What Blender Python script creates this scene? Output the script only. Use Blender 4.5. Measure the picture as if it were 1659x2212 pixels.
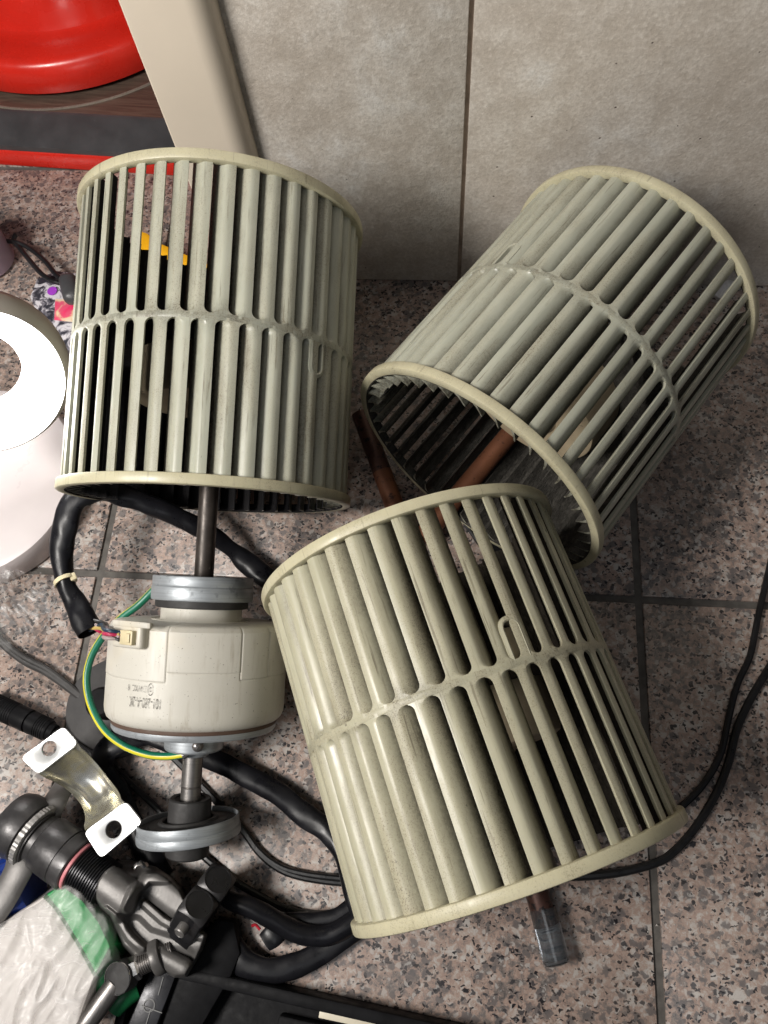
import bpy, bmesh, math, random
from mathutils import Vector, Matrix, noise
random.seed(7)
rad = math.radians
for _o in list(bpy.data.objects):
    bpy.data.objects.remove(_o)
S = bpy.context.scene
C = S.collection

# ------------------------------------------------------------------ camera
CAM_H = 0.5327
ROT = Matrix(((0.9959657, 0.0399806, -0.0803354), (0.0664489, -0.9302556, 0.3608449), (-0.0603057, -0.3647274, -0.9291594)))
FOC = 1661.2                       # focal length in units of a picture 1659 wide
cam = bpy.data.cameras.new('camera')
cam_o = bpy.data.objects.new('camera', cam)
C.objects.link(cam_o)
R4 = Matrix((ROT.col[0], -ROT.col[1], -ROT.col[2])).transposed().to_4x4()
cam_o.matrix_world = Matrix.Translation((0, 0, CAM_H)) @ R4
cam.sensor_fit = 'VERTICAL'
cam.sensor_height = 36.0
cam.lens = 36.0 * FOC / 2212.0
cam.clip_start = 0.01
cam.clip_end = 50
S.camera = cam_o

# ------------------------------------------------------------------ world and light
world = bpy.data.worlds.new('World')
S.world = world
world.use_nodes = True
bg = world.node_tree.nodes['Background']
bg.inputs[0].default_value = (0.80, 0.88, 1.0, 1)
bg.inputs[1].default_value = 0.045
S.view_settings.view_transform = 'Standard'
S.view_settings.look = 'None'
S.view_settings.exposure = 0
S.view_settings.gamma = 1


def area_lamp(name, loc, target, size, power, color):
    l = bpy.data.lights.new(name, 'AREA')
    l.shape = 'DISK'
    l.size = size
    l.energy = power
    l.color = color
    o = bpy.data.objects.new(name, l)
    C.objects.link(o)
    o.location = loc
    d = Vector(target) - Vector(loc)
    o.rotation_euler = d.to_track_quat('-Z', 'Y').to_euler()
    return o


area_lamp('work_lamp', (-0.62, -0.13, 0.87), (-0.02, 0.3, 0.10), 0.32, 12.3, (1.0, 0.955, 0.90))
area_lamp('ceiling_lamp', (-0.15, -0.60, 1.7), (0.0, 0.1, 0.0), 0.8, 2.3, (0.95, 0.97, 1.0))


# ------------------------------------------------------------------ picture to place
def ray(px, py):
    return ROT @ Vector(((px - 829.5) / FOC, (py - 1106.0) / FOC, 1.0))


def at(px, py, z=0.0):
    d = ray(px, py)
    return Vector((0, 0, CAM_H)) + d * ((z - CAM_H) / d.z)


def aty(px, py, y):
    d = ray(px, py)
    return Vector((0, 0, CAM_H)) + d * (y / d.y)


# ------------------------------------------------------------------ mesh helpers
class MB:
    def __init__(s):
        s.v, s.f, s.m = [], [], []

    def add(s, verts, faces, mi=0):
        o = len(s.v)
        s.v += [Vector(v) for v in verts]
        for k, f in enumerate(faces):
            s.f.append([i + o for i in f])
            s.m.append(mi[k] if isinstance(mi, list) else mi)
        return s


def frame(p, d, up=(0, 0, 1)):
    z = Vector(d).normalized()
    x = Vector(up).cross(z)
    if x.length < 1e-5:
        x = Vector((1, 0, 0))
    x.normalize()
    y = z.cross(x)
    m = Matrix((x, y, z)).transposed().to_4x4()
    m.translation = Vector(p)
    return m


def lathe(mb, prof, n=48, M=None, mi=0, fac=None):
    """prof: (r, z) pairs; closed caps where r == 0"""
    M = M or Matrix()
    vs, fs, ms = [], [], []
    rings = []
    for k, (r, z) in enumerate(prof):
        if r <= 1e-9:
            rings.append([len(vs)])
            vs.append(M @ Vector((0, 0, z)))
        else:
            b = len(vs)
            for i in range(n):
                a = 2 * math.pi * i / n
                rr = r * (fac(a, z, k) if fac else 1)
                vs.append(M @ Vector((rr * math.cos(a), rr * math.sin(a), z)))
            rings.append(list(range(b, b + n)))
    for k in range(len(rings) - 1):
        A, B = rings[k], rings[k + 1]
        m = mi[k] if isinstance(mi, list) else mi
        for i in range(n):
            j = (i + 1) % n
            if len(A) == 1 and len(B) == 1:
                continue
            if len(A) == 1:
                fs.append([A[0], B[j], B[i]])
            elif len(B) == 1:
                fs.append([A[i], A[j], B[0]])
            else:
                fs.append([A[i], A[j], B[j], B[i]])
            ms.append(m)
    mb.add(vs, fs, ms)
    return mb


def rring(ri, ro, z0, z1, b=0.0006):
    """closed rounded ring section"""
    return [(ri + b, z0), (ro - b, z0), (ro - b * .3, z0 + b * .3), (ro, z0 + b), (ro, z1 - b), (ro - b * .3, z1 - b * .3), (ro - b, z1),
            (ri + b, z1), (ri + b * .3, z1 - b * .3), (ri, z1 - b), (ri, z0 + b), (ri + b * .3, z0 + b * .3), (ri + b, z0)]


def rcyl(r, z0, z1, b=0.0006):
    return [(0, z0), (r - b, z0), (r - b * .3, z0 + b * .3), (r, z0 + b), (r, z1 - b), (r - b * .3, z1 - b * .3), (r - b, z1), (0, z1)]


def catmull(pts, step=6):
    out = []
    P = [Vector(p) for p in pts]
    n = len(P)
    for i in range(n - 1):
        p0 = P[i - 1] if i > 0 else P[i] * 2 - P[i + 1]
        p3 = P[i + 2] if i + 2 < n else P[i + 1] * 2 - P[i]
        for k in range(step):
            t = k / step
            a = P[i] * 2
            b = P[i + 1] - p0
            c = p0 * 2 - P[i] * 5 + P[i + 1] * 4 - p3
            d = P[i] * 3 - p0 - P[i + 1] * 3 + p3
            out.append((a + b * t + c * t * t + d * t * t * t) * .5)
    out.append(P[-1])
    return out


def tube(mb, path, n=10, flat=1.0, wob=0.0, mi=0, stripe=None, up=(0, 0, 1), cap=True, twist=0.0, seed=0, smooth=6, hollow=False):
    """path: (x, y, z, r) control points; flat < 1 squashes the section towards the up axis"""
    pts = catmull([Vector((p[0], p[1], p[2])) for p in path], smooth) if smooth > 1 else [Vector(p[:3]) for p in path]
    rr = catmull([Vector((p[3], p[4] if len(p) > 4 else flat, 0)) for p in path], smooth) if smooth > 1 else [Vector((p[3], p[4] if len(p) > 4 else flat, 0)) for p in path]
    vs, fs, ms = [], [], []
    N = len(pts)
    side = None
    for i, p in enumerate(pts):
        t = (pts[min(i + 1, N - 1)] - pts[max(i - 1, 0)]).normalized()
        s = t.cross(Vector(up))
        if s.length < 0.05:
            s = side or t.orthogonal()
        s.normalize()
        side = s
        u = s.cross(t).normalized()
        r, fl = rr[i].x, max(.05, rr[i].y)
        for k in range(n):
            a = 2 * math.pi * k / n + twist * i
            q = 1.0
            if wob:
                q += wob * noise.noise(Vector((p.x * 70 + seed, p.y * 70 + math.cos(a) * .9, p.z * 70 + math.sin(a) * .9)))
                q += .45 * wob * noise.noise(Vector((p.x * 120 + seed + math.cos(a) * 1.7, p.y * 120 + math.sin(a) * 1.7, p.z * 120)))
            vs.append(p + s * (r * q * math.cos(a)) + u * (r * q * fl * math.sin(a)))
    for i in range(N - 1):
        for k in range(n):
            j = (k + 1) % n
            fs.append([i * n + k, i * n + j, (i + 1) * n + j, (i + 1) * n + k])
            ms.append(1 if (stripe and k in stripe) else mi)
    if cap:
        fs.append(list(range(n))[::-1])
        fs.append(list(range((N - 1) * n, N * n)))
        ms += [mi, mi]
    mb.add(vs, fs, ms)
    return mb


def box(mb, M, sx, sy, sz, b=0.001, mi=0, seg=2):
    bm = bmesh.new()
    bmesh.ops.create_cube(bm, size=1)
    for v in bm.verts:
        v.co = Vector((v.co.x * sx, v.co.y * sy, v.co.z * sz))
    if b > 0:
        bmesh.ops.bevel(bm, geom=bm.edges[:], offset=b, segments=seg, affect='EDGES', profile=.5)
    bm.verts.index_update()
    mb.add([M @ v.co for v in bm.verts], [[v.index for v in f.verts] for f in bm.faces], mi)
    bm.free()
    return mb


def prism(mb, poly, z0, z1, M=None, b=0.0008, mi=0, holes=None, seg=2):
    """poly: 2D outline (anticlockwise) extruded from z0 to z1 with bevelled rims"""
    M = M or Matrix()
    bm = bmesh.new()
    vs = [bm.verts.new((x, y, z0)) for x, y in poly]
    f = bm.faces.new(vs)
    r = bmesh.ops.extrude_face_region(bm, geom=[f])
    for v in r['geom']:
        if isinstance(v, bmesh.types.BMVert):
            v.co.z = z1
    bmesh.ops.recalc_face_normals(bm, faces=bm.faces[:])
    if b > 0:
        ed = [e for e in bm.edges if abs(e.verts[0].co.z - e.verts[1].co.z) < 1e-9]
        bmesh.ops.bevel(bm, geom=ed, offset=b, segments=seg, affect='EDGES', profile=.5)
    bm.verts.index_update()
    mb.add([M @ v.co for v in bm.verts], [[v.index for v in f.verts] for f in bm.faces], mi)
    bm.free()
    return mb


def mesh_of(name, mb, mats, angle=35, inv=None):
    me = bpy.data.meshes.new(name)
    vs = [inv @ v for v in mb.v] if inv else mb.v
    me.from_pydata([tuple(v) for v in vs], [], mb.f)
    for m in mats:
        me.materials.append(m)
    me.polygons.foreach_set('material_index', mb.m)
    bm = bmesh.new()
    bm.from_mesh(me)
    bmesh.ops.recalc_face_normals(bm, faces=bm.faces[:])
    th = rad(angle)
    for f in bm.faces:
        f.smooth = True
    for e in bm.edges:
        if len(e.link_faces) == 2:
            e.smooth = e.calc_face_angle(0) < th
    bm.to_mesh(me)
    bm.free()
    me.update()
    return me


def obj(name, mb, mats, parent=None, label=None, cat=None, group=None, kind=None, angle=35, local=False):
    if not isinstance(mats, (list, tuple)):
        mats = [mats]
    inv = None
    if parent is not None and not local:
        inv = WM[parent.name].inverted()
    me = mesh_of(name, mb, mats, angle, inv)
    o = bpy.data.objects.new(name, me)
    C.objects.link(o)
    if parent is not None:
        o.parent = parent
        WM[o.name] = WM[parent.name]
    else:
        WM[o.name] = Matrix()
    tag(o, label, cat, group, kind)
    return o


def tag(o, label=None, cat=None, group=None, kind=None):
    if label:
        o['label'] = label
    if cat:
        o['category'] = cat
    if group:
        o['group'] = group
    if kind:
        o['kind'] = kind


WM = {}


def thing(name, label, cat, loc=(0, 0, 0), M=None, group=None):
    o = bpy.data.objects.new(name, None)
    C.objects.link(o)
    M = M or Matrix.Translation(Vector(loc))
    o.matrix_world = M
    o.empty_display_size = .01
    WM[o.name] = M.copy()
    tag(o, label, cat, group)
    return o


# ------------------------------------------------------------------ materials
class NT:
    def __init__(s, name):
        s.mat = bpy.data.materials.new(name)
        s.mat.use_nodes = True
        s.t = s.mat.node_tree
        s.b = s.t.nodes['Principled BSDF']
        s.out = s.t.nodes['Material Output']

    def n(s, typ, **kw):
        nd = s.t.nodes.new(typ)
        for k, v in kw.items():
            if k in ('ins',):
                for kk, vv in v.items():
                    if isinstance(vv, bpy.types.NodeSocket):
                        s.t.links.new(vv, nd.inputs[kk])
                    else:
                        nd.inputs[kk].default_value = vv
            else:
                setattr(nd, k, v)
        return nd

    def link(s, a, b):
        s.t.links.new(a, b)

    def coord(s, kind='Object'):
        return s.n('ShaderNodeTexCoord').outputs[kind]

    def pos(s):
        return s.n('ShaderNodeNewGeometry').outputs['Position']

    def rand(s):
        return s.n('ShaderNodeObjectInfo').outputs['Random']

    def noise(s, vec, scale, detail=4, rough=.55, w=None, dist=0):
        nd = s.n('ShaderNodeTexNoise', noise_dimensions='4D' if w is not None else '3D')
        s.link(vec, nd.inputs['Vector'])
        nd.inputs['Scale'].default_value = scale
        nd.inputs['Detail'].default_value = detail
        nd.inputs['Roughness'].default_value = rough
        nd.inputs['Distortion'].default_value = dist
        if w is not None:
            s.link(w, nd.inputs['W'])
        return nd.outputs['Fac']

    def ramp(s, fac, stops, interp='LINEAR'):
        nd = s.n('ShaderNodeValToRGB')
        cr = nd.color_ramp
        cr.interpolation = interp
        while len(cr.elements) < len(stops):
            cr.elements.new(.5)
        for e, (p, c) in zip(cr.elements, stops):
            e.position = p
            e.color = (c[0], c[1], c[2], 1) if isinstance(c, (tuple, list)) else (c, c, c, 1)
        s.link(fac, nd.inputs[0])
        return nd.outputs[0]

    def mix(s, fac, a, b, mode='MIX'):
        nd = s.n('ShaderNodeMix', data_type='RGBA', blend_type=mode)
        for sock, v in ((nd.inputs[0], fac), (nd.inputs[6], a), (nd.inputs[7], b)):
            if isinstance(v, bpy.types.NodeSocket):
                s.link(v, sock)
            elif isinstance(v, (int, float)):
                sock.default_value = v
            else:
                sock.default_value = (v[0], v[1], v[2], 1)
        return nd.outputs[2]

    def math(s, op, a, b=0.0, clamp=False):
        nd = s.n('ShaderNodeMath', operation=op, use_clamp=clamp)
        for sock, v in ((nd.inputs[0], a), (nd.inputs[1], b)):
            if isinstance(v, bpy.types.NodeSocket):
                s.link(v, sock)
            else:
                sock.default_value = v
        return nd.outputs[0]

    def set(s, base=None, rough=None, metal=None, spec=None, coat=None, sss=None):
        for key, v in (('Base Color', base), ('Roughness', rough), ('Metallic', metal), ('Specular IOR Level', spec), ('Coat Weight', coat)):
            if v is None:
                continue
            i = s.b.inputs[key]
            if isinstance(v, bpy.types.NodeSocket):
                s.link(v, i)
            elif isinstance(v, (tuple, list)):
                i.default_value = (v[0], v[1], v[2], 1)
            else:
                i.default_value = v
        return s

    def bump(s, h, strength=.3, dist=.001):
        nd = s.n('ShaderNodeBump')
        nd.inputs['Strength'].default_value = strength
        nd.inputs['Distance'].default_value = dist
        s.link(h, nd.inputs['Height'])
        s.link(nd.outputs[0], s.b.inputs['Normal'])
        return s


def simple(name, col, rough=.5, metal=0, var=.12, scale=60, bump=0.0, bscale=300, spec=.5, worn=None, wear=.62):
    t = NT(name)
    p = t.coord()
    n1 = t.noise(p, scale, 5)
    a = tuple(max(0, c * (1 - var)) for c in col)
    b = tuple(min(1, c * (1 + var)) for c in col)
    c = t.ramp(n1, [(.3, a), (.7, b)])
    if worn:
        n2 = t.noise(p, scale * 4, 6, .7)
        c = t.mix(t.ramp(n2, [(wear, 0), (wear + .08, 1)]), c, worn)
    rr = t.ramp(t.noise(p, scale * 2.3, 4), [(.3, max(.05, rough - .1)), (.7, min(1, rough + .1))])
    t.set(c, rr, metal, spec)
    if bump:
        t.bump(t.noise(p, bscale, 4), bump, .0006)
    return t.mat


def granite():
    t = NT('granite')
    off = t.n('ShaderNodeVectorMath', operation='SCALE')
    comb = t.n('ShaderNodeCombineXYZ')
    r = t.rand()
    for i in range(3):
        t.link(t.math('MULTIPLY', r, 3.1 + 2.3 * i), comb.inputs[i])
    p = t.n('ShaderNodeVectorMath', operation='ADD', ins={0: t.pos(), 1: comb.outputs[0]}).outputs[0]
    dn = t.n('ShaderNodeTexNoise', ins={'Vector': p, 'Scale': 280.0, 'Detail': 3.0})
    d1 = t.n('ShaderNodeVectorMath', operation='SUBTRACT', ins={0: dn.outputs['Color'], 1: (.5, .5, .5)})
    d2 = t.n('ShaderNodeVectorMath', operation='SCALE', ins={0: d1.outputs[0], 'Scale': .0065})
    q = t.n('ShaderNodeVectorMath', operation='ADD', ins={0: p, 1: d2.outputs[0]}).outputs[0]
    fine = t.noise(q, 560, 4, .75)
    mid = t.noise(q, 165, 5, .72)
    big = t.noise(p, 30, 3, .6)
    k = t.math('ADD', mid, t.math('MULTIPLY', t.math('SUBTRACT', big, .5), .5))
    base = t.ramp(k, [(.31, (.10, .09, .088)), (.42, (.21, .175, .158)), (.50, (.355, .25, .205)), (.57, (.385, .305, .26)), (.65, (.48, .445, .415))])
    base = t.mix(t.ramp(fine, [(.55, 0.0), (.72, .55)]), base, (.49, .45, .405))
    base = t.mix(t.ramp(fine, [(.28, .5), (.44, 0.0)]), base, (.18, .13, .105))
    def grains(scale, thr, lo, hi, col, fac, stretch, clump, cs):
        nonlocal base
        mpg = t.n('ShaderNodeMapping', ins={'Vector': q, 'Rotation': (0, 0, .7), 'Scale': (1, stretch, 1)}).outputs[0]
        v = t.n('ShaderNodeTexVoronoi', ins={'Vector': mpg, 'Scale': scale})
        sc = t.n('ShaderNodeSeparateColor', ins={0: v.outputs['Color']})
        pick = t.math('GREATER_THAN', t.math('ADD', sc.outputs[0], t.math('MULTIPLY', t.math('SUBTRACT', t.noise(p, cs, 2), .5), clump)), thr)
        dd = t.math('ADD', v.outputs['Distance'], t.math('MULTIPLY', sc.outputs[1], .22))
        m = t.math('MULTIPLY', t.math('MULTIPLY', pick, t.ramp(dd, [(lo, 1), (hi, 0)])), fac)
        base = t.mix(m, base, col)
    grains(175, .60, .50, .68, (.115, .105, .105), .82, 1.2, .7, 38)
    grains(290, .74, .48, .62, (.50, .48, .455), .55, 1.0, .4, 60)
    grains(270, .73, .46, .56, (.048, .045, .048), .92, 1.35, .9, 48)
    grains(330, .72, .43, .51, (.012, .011, .014), .98, 1.5, .8, 60)
    grains(190, .86, .36, .44, (.016, .015, .018), .97, 1.6, .6, 45)
    dirt = t.noise(p, 14, 5, .65)
    base = t.mix(t.ramp(dirt, [(.48, 0.0), (.75, .35)]), base, (.20, .165, .14))
    rough = t.ramp(t.noise(p, 30, 5), [(.3, .22), (.7, .42)])
    t.set(base, rough, 0, .5)
    t.bump(fine, .10, .0005)
    return t.mat


def wall_stone():
    t = NT('wall_stone')
    p = t.pos()
    r = t.rand()
    n1 = t.noise(p, 9, 6, .6, r)
    n2 = t.noise(p, 55, 6, .65, r)
    n3 = t.noise(p, 420, 4, .75, r)
    n4 = t.noise(p, 22, 5, .7, r)
    c = t.ramp(n1, [(.3, (.64, .58, .51)), (.55, (.73, .685, .62)), (.75, (.74, .725, .685))])
    c = t.mix(t.ramp(n4, [(.38, .65), (.55, 0)]), c, (.52, .455, .385))
    c = t.mix(t.ramp(n4, [(.55, 0), (.68, .7)]), c, (.80, .79, .76))
    c = t.mix(t.ramp(n2, [(.36, .55), (.60, 0)]), c, (.46, .40, .335))
    c = t.mix(t.ramp(n3, [(.32, .62), (.58, 0)]), c, (.40, .355, .30))
    c = t.mix(t.ramp(n3, [(.56, 0), (.72, .6)]), c, (.80, .75, .68))
    vd = t.n('ShaderNodeTexNoise', ins={'Vector': p, 'Scale': 7.0, 'Detail': 5.0, 'Roughness': .6, 'Distortion': 1.2})
    vein = t.math('ABSOLUTE', t.math('SUBTRACT', vd.outputs['Fac'], .5))
    vm = t.math('MULTIPLY', t.ramp(vein, [(0, 1), (.02, 0)]), t.ramp(t.noise(p, 12, 3), [(.52, 0), (.66, .22)]))
    c = t.mix(vm, c, (.30, .25, .20))
    sp = t.n('ShaderNodeTexVoronoi', ins={'Vector': p, 'Scale': 120.0})
    pit = t.math('MULTIPLY', t.ramp(sp.outputs['Distance'], [(.05, 1), (.09, 0)]), t.math('GREATER_THAN', t.noise(p, 60, 2), .60))
    c = t.mix(pit, c, (.16, .13, .11))
    t.set(c, t.ramp(n2, [(.3, .42), (.7, .6)]), 0, .4)
    h = t.math('ADD', t.math('MULTIPLY', n2, 1.0), t.math('MULTIPLY', n3, .35))
    h = t.math('SUBTRACT', h, t.math('ADD', t.math('MULTIPLY', vm, .5), t.math('MULTIPLY', pit, .8)))
    t.bump(h, .55, .0018)
    return t.mat


def wheel_plastic(name, col, col2, dirty=1.0):
    t = NT(name)
    p = t.coord()
    r = t.math('MULTIPLY', t.rand(), 7.0)
    n1 = t.noise(p, 26, 4, .6, r)
    c = t.ramp(n1, [(.3, col), (.7, col2)])
    # dust: fine specks, denser in cloudy patches, streaked along the blade
    mp = t.n('ShaderNodeMapping', ins={'Vector': p, 'Scale': (1, 1, .22)})
    cloud = t.noise(mp.outputs[0], 60, 5, .65, r)
    patch_ = t.noise(p, 18, 3, .6, r)
    speck = t.noise(p, 1700, 3, .6, r)
    c = t.mix(t.ramp(cloud, [(.42, 0.0), (.75, .5 * dirty)]), c, (.34, .29, .19))
    # dust beside the middle ring; dust and painted recess shade towards blade inner edges
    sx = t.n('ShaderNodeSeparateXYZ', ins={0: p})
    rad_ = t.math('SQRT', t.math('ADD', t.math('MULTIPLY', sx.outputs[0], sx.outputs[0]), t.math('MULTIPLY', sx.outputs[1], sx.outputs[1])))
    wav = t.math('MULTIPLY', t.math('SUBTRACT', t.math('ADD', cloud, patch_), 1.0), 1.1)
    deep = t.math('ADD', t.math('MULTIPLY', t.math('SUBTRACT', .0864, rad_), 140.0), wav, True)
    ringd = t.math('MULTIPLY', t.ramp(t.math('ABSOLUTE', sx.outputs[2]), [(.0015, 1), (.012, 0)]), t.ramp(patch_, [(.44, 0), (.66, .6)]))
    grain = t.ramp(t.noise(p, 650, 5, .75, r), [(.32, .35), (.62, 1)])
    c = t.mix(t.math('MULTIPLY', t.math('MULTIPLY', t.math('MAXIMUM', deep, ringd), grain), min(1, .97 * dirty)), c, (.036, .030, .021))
    sk = t.math('MULTIPLY', t.ramp(speck, [(.53, 0), (.63, 1)]), t.math('MULTIPLY', t.math('ADD', t.ramp(cloud, [(.42, .0), (.68, .75)]), ringd), dirty, True))
    c = t.mix(sk, c, (.11, .088, .058))
    smear = t.noise(t.n('ShaderNodeMapping', ins={'Vector': p, 'Scale': (1, 1, .045)}).outputs[0], 520, 4, .7, r)
    c = t.mix(t.math('MULTIPLY', t.ramp(smear, [(.585, 0), (.66, .75 * dirty)]), t.ramp(patch_, [(.36, .1), (.58, 1)])), c, (.12, .098, .066))
    scuff = t.noise(t.n('ShaderNodeMapping', ins={'Vector': p, 'Scale': (1, 1, .3)}).outputs[0], 240, 3, .8, r)
    c = t.mix(t.ramp(scuff, [(.70, 0), (.74, .8 * dirty)]), c, (.03, .026, .022))
    t.set(c, t.ramp(cloud, [(.35, .27), (.7, .6)]), 0, .5)
    t.b.inputs['Subsurface Weight'].default_value = 0.06
    t.b.inputs['Subsurface Radius'].default_value = (.004, .003, .0015)
    t.b.inputs['Subsurface Scale'].default_value = .5
    t.bump(t.math('ADD', t.noise(p, 300, 3, .5, r), t.math('MULTIPLY', sk, .6)), .10, .0005)
    return t.mat


def caked_dust(name, a, b):
    t = NT(name)
    p = t.coord()
    r = t.math('MULTIPLY', t.rand(), 9.0)
    mp = t.n('ShaderNodeMapping', ins={'Vector': p, 'Scale': (1, 1, .45)}).outputs[0]
    n1 = t.noise(mp, 620, 5, .7, r, .6)
    n2 = t.noise(p, 70, 3, .5, r)
    c = t.ramp(n1, [(.3, a), (.7, b)])
    c = t.mix(t.ramp(n2, [(.4, .5), (.7, 0)]), c, tuple(x * .5 for x in a))
    t.set(c, .95, 0, .15)
    t.bump(n1, .9, .0015)
    return t.mat


def striped_metal(name, col, rough, scale, axis=2, metal=.9):
    """turned metal with fine lathe lines"""
    t = NT(name)
    p = t.coord()
    sc = [6, 6, 6]
    sc[axis] = scale
    mp = t.n('ShaderNodeMapping', ins={'Vector': p, 'Scale': tuple(sc)}).outputs[0]
    n1 = t.noise(mp, 4, 4, .7)
    n2 = t.noise(p, 140, 5, .65)
    c = t.ramp(n1, [(.3, tuple(x * .72 for x in col)), (.7, tuple(min(1, x * 1.15) for x in col))])
    c = t.mix(t.ramp(n2, [(.58, 0), (.70, .6)]), c, tuple(x * .35 for x in col))
    t.set(c, t.ramp(n2, [(.3, rough - .08), (.7, rough + .15)]), metal, .5)
    t.bump(n1, .12, .0004)
    return t.mat


GRANITE = granite()
WALLST = wall_stone()
GROUT = simple('grout', (.105, .097, .088), .85, 0, .3, 120, .3, 700)
WGROUT = simple('wall_grout', (.34, .265, .21), .85, 0, .3, 90, .3, 500)
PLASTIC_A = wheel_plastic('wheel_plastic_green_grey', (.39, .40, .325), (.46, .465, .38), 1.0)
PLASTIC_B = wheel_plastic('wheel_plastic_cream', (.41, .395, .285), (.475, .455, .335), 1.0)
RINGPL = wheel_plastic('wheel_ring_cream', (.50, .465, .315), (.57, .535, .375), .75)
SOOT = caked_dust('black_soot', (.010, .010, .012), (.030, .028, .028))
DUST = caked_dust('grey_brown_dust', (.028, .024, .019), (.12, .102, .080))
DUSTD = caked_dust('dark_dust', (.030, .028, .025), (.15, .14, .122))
HUBPL = simple('hub_plastic', (.44, .36, .24), .55, 0, .2, 50, .2, 300, worn=(.07, .055, .04), wear=.64)
MOTORPL = None
BLACKPL = simple('black_plastic', (.010, .010, .011), .50, 0, .3, 90, .12, 500, spec=.06, worn=(.028, .027, .026), wear=.73)
BLACKGL = simple('black_vinyl', (.008, .008, .010), .33, 0, .3, 60, .10, 130, spec=.26, worn=(.05, .047, .043), wear=.76)
CABLE = simple('black_cable', (.010, .010, .011), .36, 0, .3, 90, .10, 400, worn=(.06, .056, .05), wear=.73)
RUBBER = simple('black_rubber', (.030, .029, .029), .62, 0, .25, 80, .25, 420, worn=(.10, .095, .085), wear=.69)
def worn_cast():
    t = NT('cast_gunmetal')
    p = t.coord()
    n1 = t.noise(p, 60, 5, .6)
    c = t.ramp(n1, [(.3, (.105, .10, .096)), (.7, (.165, .158, .152))])
    pt = t.n('ShaderNodeNewGeometry').outputs['Pointiness']
    w = t.math('ADD', pt, t.math('MULTIPLY', t.math('SUBTRACT', t.noise(p, 300, 5, .7), .5), .05))
    c = t.mix(t.ramp(w, [(.565, 0), (.66, .7)]), c, (.46, .44, .42))
    t.set(c, t.ramp(n1, [(.3, .36), (.7, .52)]), .4, .5)
    t.bump(t.noise(p, 520, 4), .16, .0005)
    return t.mat


GUNMETAL = worn_cast()
GUNDARK = simple('dark_gunmetal', (.058, .056, .057), .40, .45, .3, 80, .15, 420, worn=(.20, .195, .19), wear=.66)
BLACKOX = simple('black_oxide_steel', (.022, .022, .025), .34, .5, .3, 90, .10, 420, worn=(.14, .135, .13), wear=.69)
STEEL = striped_metal('worn_steel', (.27, .255, .245), .34, 700, 2, .8)
SHAFT = simple('dark_shaft_steel', (.060, .050, .043), .42, .45, .35, 90, .12, 300, worn=(.22, .19, .16), wear=.64)
ZINC = striped_metal('zinc_plate', (.40, .43, .455), .42, 700, 2, .5)
CHROME = simple('chrome', (.62, .60, .58), .2, 1, .1, 60, .05, 200, worn=(.3, .28, .26), wear=.7)
COPPER = simple('oxidised_copper', (.21, .085, .045), .5, .45, .25, 40, .15, 260, worn=(.075, .035, .025), wear=.57)
COPPERD = simple('burnt_copper', (.075, .035, .026), .42, .45, .35, 60, .2, 300, worn=(.015, .012, .012), wear=.52)
TRUNK = simple('cream_pvc', (.82, .72, .585), .42, 0, .05, 12, .05, 60)
REDPL = simple('red_plastic', (.62, .022, .012), .28, 0, .08, 20, .05, 90, worn=(.42, .05, .035), wear=.72)
DARKGREY = simple('dark_grey_plastic', (.055, .055, .058), .42, 0, .2, 40, .1, 300, worn=(.13, .13, .13), wear=.71)
LAMPPL = simple('lamp_beige_plastic', (.36, .33, .295), .42, 0, .05, 30, .05, 200)
BASEPL = simple('lamp_base_white', (.70, .64, .64), .35, 0, .05, 18, .05, 120)
WHITEPL = simple('white_plastic', (.68, .66, .62), .4, 0, .06, 40, .05, 200, worn=(.4, .37, .32), wear=.72)
YELLOW = simple('yellow_plastic', (.80, .40, .01), .4, 0, .06, 30, .05, 200)
GREENPL = simple('green_plastic', (.03, .36, .10), .42, 0, .1, 30, .05, 200)
DGREEN = simple('deep_green_plastic', (.012, .16, .055), .4, 0, .12, 40, .05, 200)
BLUEPL = simple('blue_plastic', (.006, .030, .20), .36, 0, .15, 40, .05, 200)
GREYCARD = simple('greyish_white_box', (.62, .58, .55), .6, 0, .06, 25, .05, 200)
WIREG = simple('green_insulation', (.008, .15, .085), .38, 0, .1, 60)
WIREY = simple('yellow_insulation', (.70, .62, .03), .4, 0, .1, 60)
INKM = simple('faded_ink', (.075, .07, .065), .8, 0, .2, 200)


def motor_mat():
    t = NT('motor_resin')
    p = t.coord()
    n1 = t.noise(p, 18, 4, .6)
    c = t.ramp(n1, [(.3, (.53, .51, .45)), (.7, (.58, .56, .50))])
    c = t.mix(t.ramp(t.noise(p, 30, 3), [(.54, 0), (.75, .35)]), c, (.58, .50, .35))
    mp = t.n('ShaderNodeMapping', ins={'Vector': p, 'Scale': (1, 1, .1)}).outputs[0]
    st = t.noise(mp, 260, 4, .7)
    st2 = t.noise(p, 38, 4, .6)
    c = t.mix(t.math('MULTIPLY', t.ramp(st, [(.52, 0), (.68, .6)]), t.ramp(st2, [(.45, 0), (.65, 1)])), c, (.33, .29, .22))
    sp = t.noise(p, 900, 2, .5)
    c = t.mix(t.ramp(sp, [(.70, 0), (.74, .8)]), c, (.12, .10, .08))
    t.set(c, t.ramp(st, [(.3, .38), (.7, .55)]), 0, .5)
    t.bump(t.noise(p, 400, 4), .08, .0005)
    return t.mat


MOTORPL = motor_mat()


def emit(name, col, s):
    t = NT(name)
    t.set((.8, .8, .8), .5)
    t.b.inputs['Emission Color'].default_value = (*col, 1)
    t.b.inputs['Emission Strength'].default_value = s
    return t.mat


GLOW = emit('led_diffuser', (1, .985, .96), 7.0)


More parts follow.
